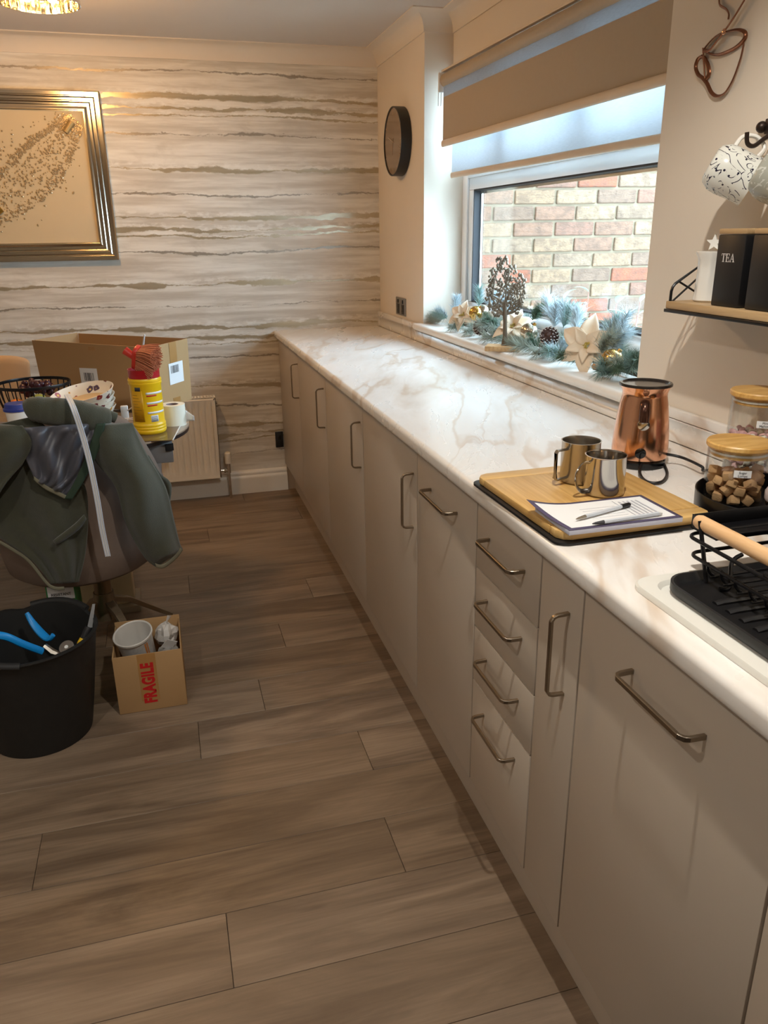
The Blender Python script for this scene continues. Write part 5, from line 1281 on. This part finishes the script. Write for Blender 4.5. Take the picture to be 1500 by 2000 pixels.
bag = thing('tool_pouch', 'dark tool pouch lying inside the black tub', 'pouch', to+Vector((0, 0, .014)))
MB().sph(to+Vector((0, 0, .115)), .125, (1, 1, .78), 24).build('pouch_body', mat('dark_canvas', c(30, 29, 28), .9, var=.4, vscale=30, bmp=.5, bscale=60), bag)
MB().tube(spline([to+Vector((-.08, -.03, .19)), to+Vector((0, -.02, .225)), to+Vector((.08, .0, .19))], 6), .008, 8).build('pouch_strap', M['black'], bag)
M['blue'] = mat('bright_blue_grip', c(24, 140, 214), .35, var=.05)
def tpt(x, y, yy): return px(x, y, 'y', yy)
pls = thing('pliers', 'pliers with bright blue handles in the black tub', 'pliers', tpt(60, 1235, 2.2))
P1 = spline([tpt(-25, 1240, 2.13), tpt(10, 1243, 2.14), tpt(45, 1258, 2.16), tpt(82, 1272, 2.19)], 6); k = len(P1)
MB().tube(P1, [(.011, .008)]*k, 10).build('grip', M['blue'], pls)
P2 = spline([tpt(52, 1197, 2.30), tpt(65, 1218, 2.285), tpt(82, 1238, 2.26), tpt(96, 1248, 2.235), tpt(104, 1240, 2.23)], 6); k = len(P2)
MB().tube(P2, [(.006+.007*math.sin(PI*i/(k-1)), .007) for i in range(k)], 10).build('grip', M['blue'], pls)
MB().tube([tpt(86, 1262, 2.21), tpt(102, 1275, 2.20), tpt(125, 1282, 2.19)], [.010, .013, .006], 8).build('jaw', M['steel'], pls)
kn = thing('putty_knife', 'putty knife with grey blade and black and yellow handle in the tub', 'putty knife', tpt(170, 1235, 2.27))
a, b = tpt(175, 1226, 2.235), tpt(183, 1180, 2.25); d = (b-a); hd_ = tpt(157, 1262, 2.215)-a; sd = Vector((1, 0, 0))
MB().add([p for q_ in (0, .0015) for p in (a+sd*-.007+Vector((0, q_, 0)), a+sd*.008+Vector((0, q_, 0)), b+sd*.004+Vector((0, q_, 0)), b-sd*.004+Vector((0, q_, 0)))], [(3, 2, 1, 0), (4, 5, 6, 7), (0, 1, 5, 4), (1, 2, 6, 5), (2, 3, 7, 6), (3, 0, 4, 7)]).build('blade', mat('grey_blade', c(168, 170, 172), .4, .4), kn)
c0 = a-d*1.1; c0.z = max(c0.z, .19)
MB().tube([a+d*.02, a+hd_*.3, a+hd_*.6], [(.013, .009), (.014, .010), (.0125, .009)], 12, flat=(1, 0, 0)).build('handle', M['black'], kn)
MB().tube([a+hd_*.61, a+hd_*.85, a+hd_*1.3], [(.0125, .009), (.0135, .010), (.010, .008)], 12, flat=(1, 0, 0)).build('yellow_grip', M['yellow'], kn)
ds = thing('metal_disc', 'shiny flat metal disc edge showing above the tub rim', 'disc', tpt(130, 1263, 2.18))
DM = frame(tpt(130, 1264, 2.17), (1, 0, .25), (0, .8, .5))
MB().lathe([(.006, 0), (.021, 0), (.022, .001), (.021, .002), (.006, .002)], 28, M=DM).build('rim', M['steel2'], ds)
MB().lathe([(.0, .0022), (.0055, .0022), (.0055, .0032), (0, .0034)], 16, M=DM).build('centre', M['whiteplastic'], ds)

# small carton
fb = thing('fragile_box', 'small open cardboard box marked FRAGILE on the floor', 'box', (-.731, 2.322, .001))
X0, X1, Y0, Y1, HB = -.833, -.628, 2.212, 2.432, .200
for nm, q in (('front_panel', (X0, X1, Y0, Y0+.004)), ('back_panel', (X0, X1, Y1-.004, Y1)), ('side_panel', (X0, X0+.004, Y0+.004, Y1-.004)), ('side_panel', (X1-.004, X1, Y0+.004, Y1-.004))):
    MB().box(*q, .001, HB+(.012 if nm == 'back_panel' else 0)).build(nm, M['card'], fb, bev=.0012)
MB().box(X0+.004, X1-.004, Y0+.004, Y1-.004, .001, .006).build('bottom_panel', M['card_in'], fb, smooth=0)
MB().box(-.762, -.708, Y0-.0006, Y0-.0001, .036, HB).build('fragile_tape', M['tape'], fb, smooth=0)
text('FRAGILE', .050, M['red'], fb, frame((-.734, Y0-.0010, .098), (0, 0, 1), (-1, 0, 0)), ext=.0002, bold=.0026, sx=.70, sp=1.1)
ptc = Vector((-.757, 2.325, .128)); PT = Matrix.Translation(ptc) @ Euler((R(13), R(-8), 0)).to_matrix().to_4x4()
pt_ = thing('plastic_tub', 'empty white plastic tub sticking out of the FRAGILE box', 'plastic tub', ptc)
PT2 = PT
MB().lathe([(0, 0), (.047, 0), (.049, .003), (.056, .098), (.061, .100), (.061, .106), (.058, .107), (.0555, .105), (.047, .004), (0, .003)], 44, M=PT2).build('pot', mat('milky_plastic', c(224, 220, 214), .35, Transmission_Weight=.1), pt_, smooth=35)
def ppatch(name, a0, a1, z0, z1, m, dr_=.0006):
    MB().grid(lambda u, v: PT2 @ Vector(((.0492+.007*(z0+(z1-z0)*v)/.098+dr_)*math.cos(R(a0+(a1-a0)*u)), (.0492+.007*(z0+(z1-z0)*v)/.098+dr_)*math.sin(R(a0+(a1-a0)*u)), z0+(z1-z0)*v)), 14, 2).build(name, m, pt_)
ppatch('paper_label', -150, -30, .035, .088, mat('label_grey', c(186, 184, 182), .5, var=.25, vscale=120)); ppatch('orange_stripe', -58, -53, .03, .09, mat('orange_print', c(214, 130, 50), .5), .0012); ppatch('orange_stripe', -50, -46, .03, .09, bpy.data.materials['orange_print'], .0012)
ppatch('blue_mark', -75, -60, .034, .044, mat('blue_print', c(86, 110, 170), .5), .0012)
M['bagplastic'] = mat('crumpled_clear_bag', c(196, 192, 186), .15, 0, var=.15, Transmission_Weight=.45)
def crumple(name, label, o, r, sc, seed, m):
    r_ = random.Random(seed); t = thing(name, label, 'bag', o, 'bags in the small box'); mb = MB().sph(o, r, sc, 14); O = Vector(o)
    mb.v = [tuple(O+(Vector(p)-O)*r_.uniform(.72, 1.18)) for p in mb.v]; mb.build('bag_body', m, t, smooth=0)
    P = [O+Vector((0, 0, r*sc[2]*.8)), O+Vector((.006, .0, r*sc[2]*1.2)), O+Vector((.015, .004, r*sc[2]*1.55))]; MB().tube(P, [(.006, .003), (.004, .002), (.011, .002)], 6).build('twisted_neck', m, t, smooth=0)
crumple('plastic_bag', 'crumpled white plastic bag in the FRAGILE box', Vector((-.672, 2.375, .175)), .036, (1, 1, 1.1), 3, mat('white_bag', c(214, 210, 206), .4, var=.1))
crumple('plastic_bag', 'crumpled clear plastic bag at the front of the FRAGILE box', Vector((-.668, 2.282, .150)), .034, (1, 1, 1.2), 5, M['bagplastic'])
MB_card = MB().box(-.018, .018, -.0006, .0006, -.02, .02, M=Matrix.Translation((-.664, 2.262, .195)) @ Euler((.5, .5, .3)).to_matrix().to_4x4())
tag(MB_card.build('card_tag', M['paper']), 'small white card tucked between bags in the FRAGILE box', 'card')
# green-edged packet under the chair
gk_ = thing('green_packet', 'green packet with a white label lying under the swivel chair', 'packet', (-1.05, 2.62, .001))
GP = px(118, 1155, 'y', 2.50)
MB().box(GP.x-.045, GP.x+.045, 2.503, 2.62, .001, GP.z+.022).build('carton', mat('green_card', c(40, 120, 60), .5), gk_, bev=.002)
MB().box(GP.x-.040, GP.x+.041, 2.5015, 2.5025, GP.z-.030, GP.z+.019).build('label', M['paper'], gk_, smooth=0)
text('RESISTANT', .0125, M['ink'], gk_, frame((GP.x, 2.5012, GP.z-.012), (1, 0, 0), (0, 0, 1)), ext=.0001, bold=.0003)
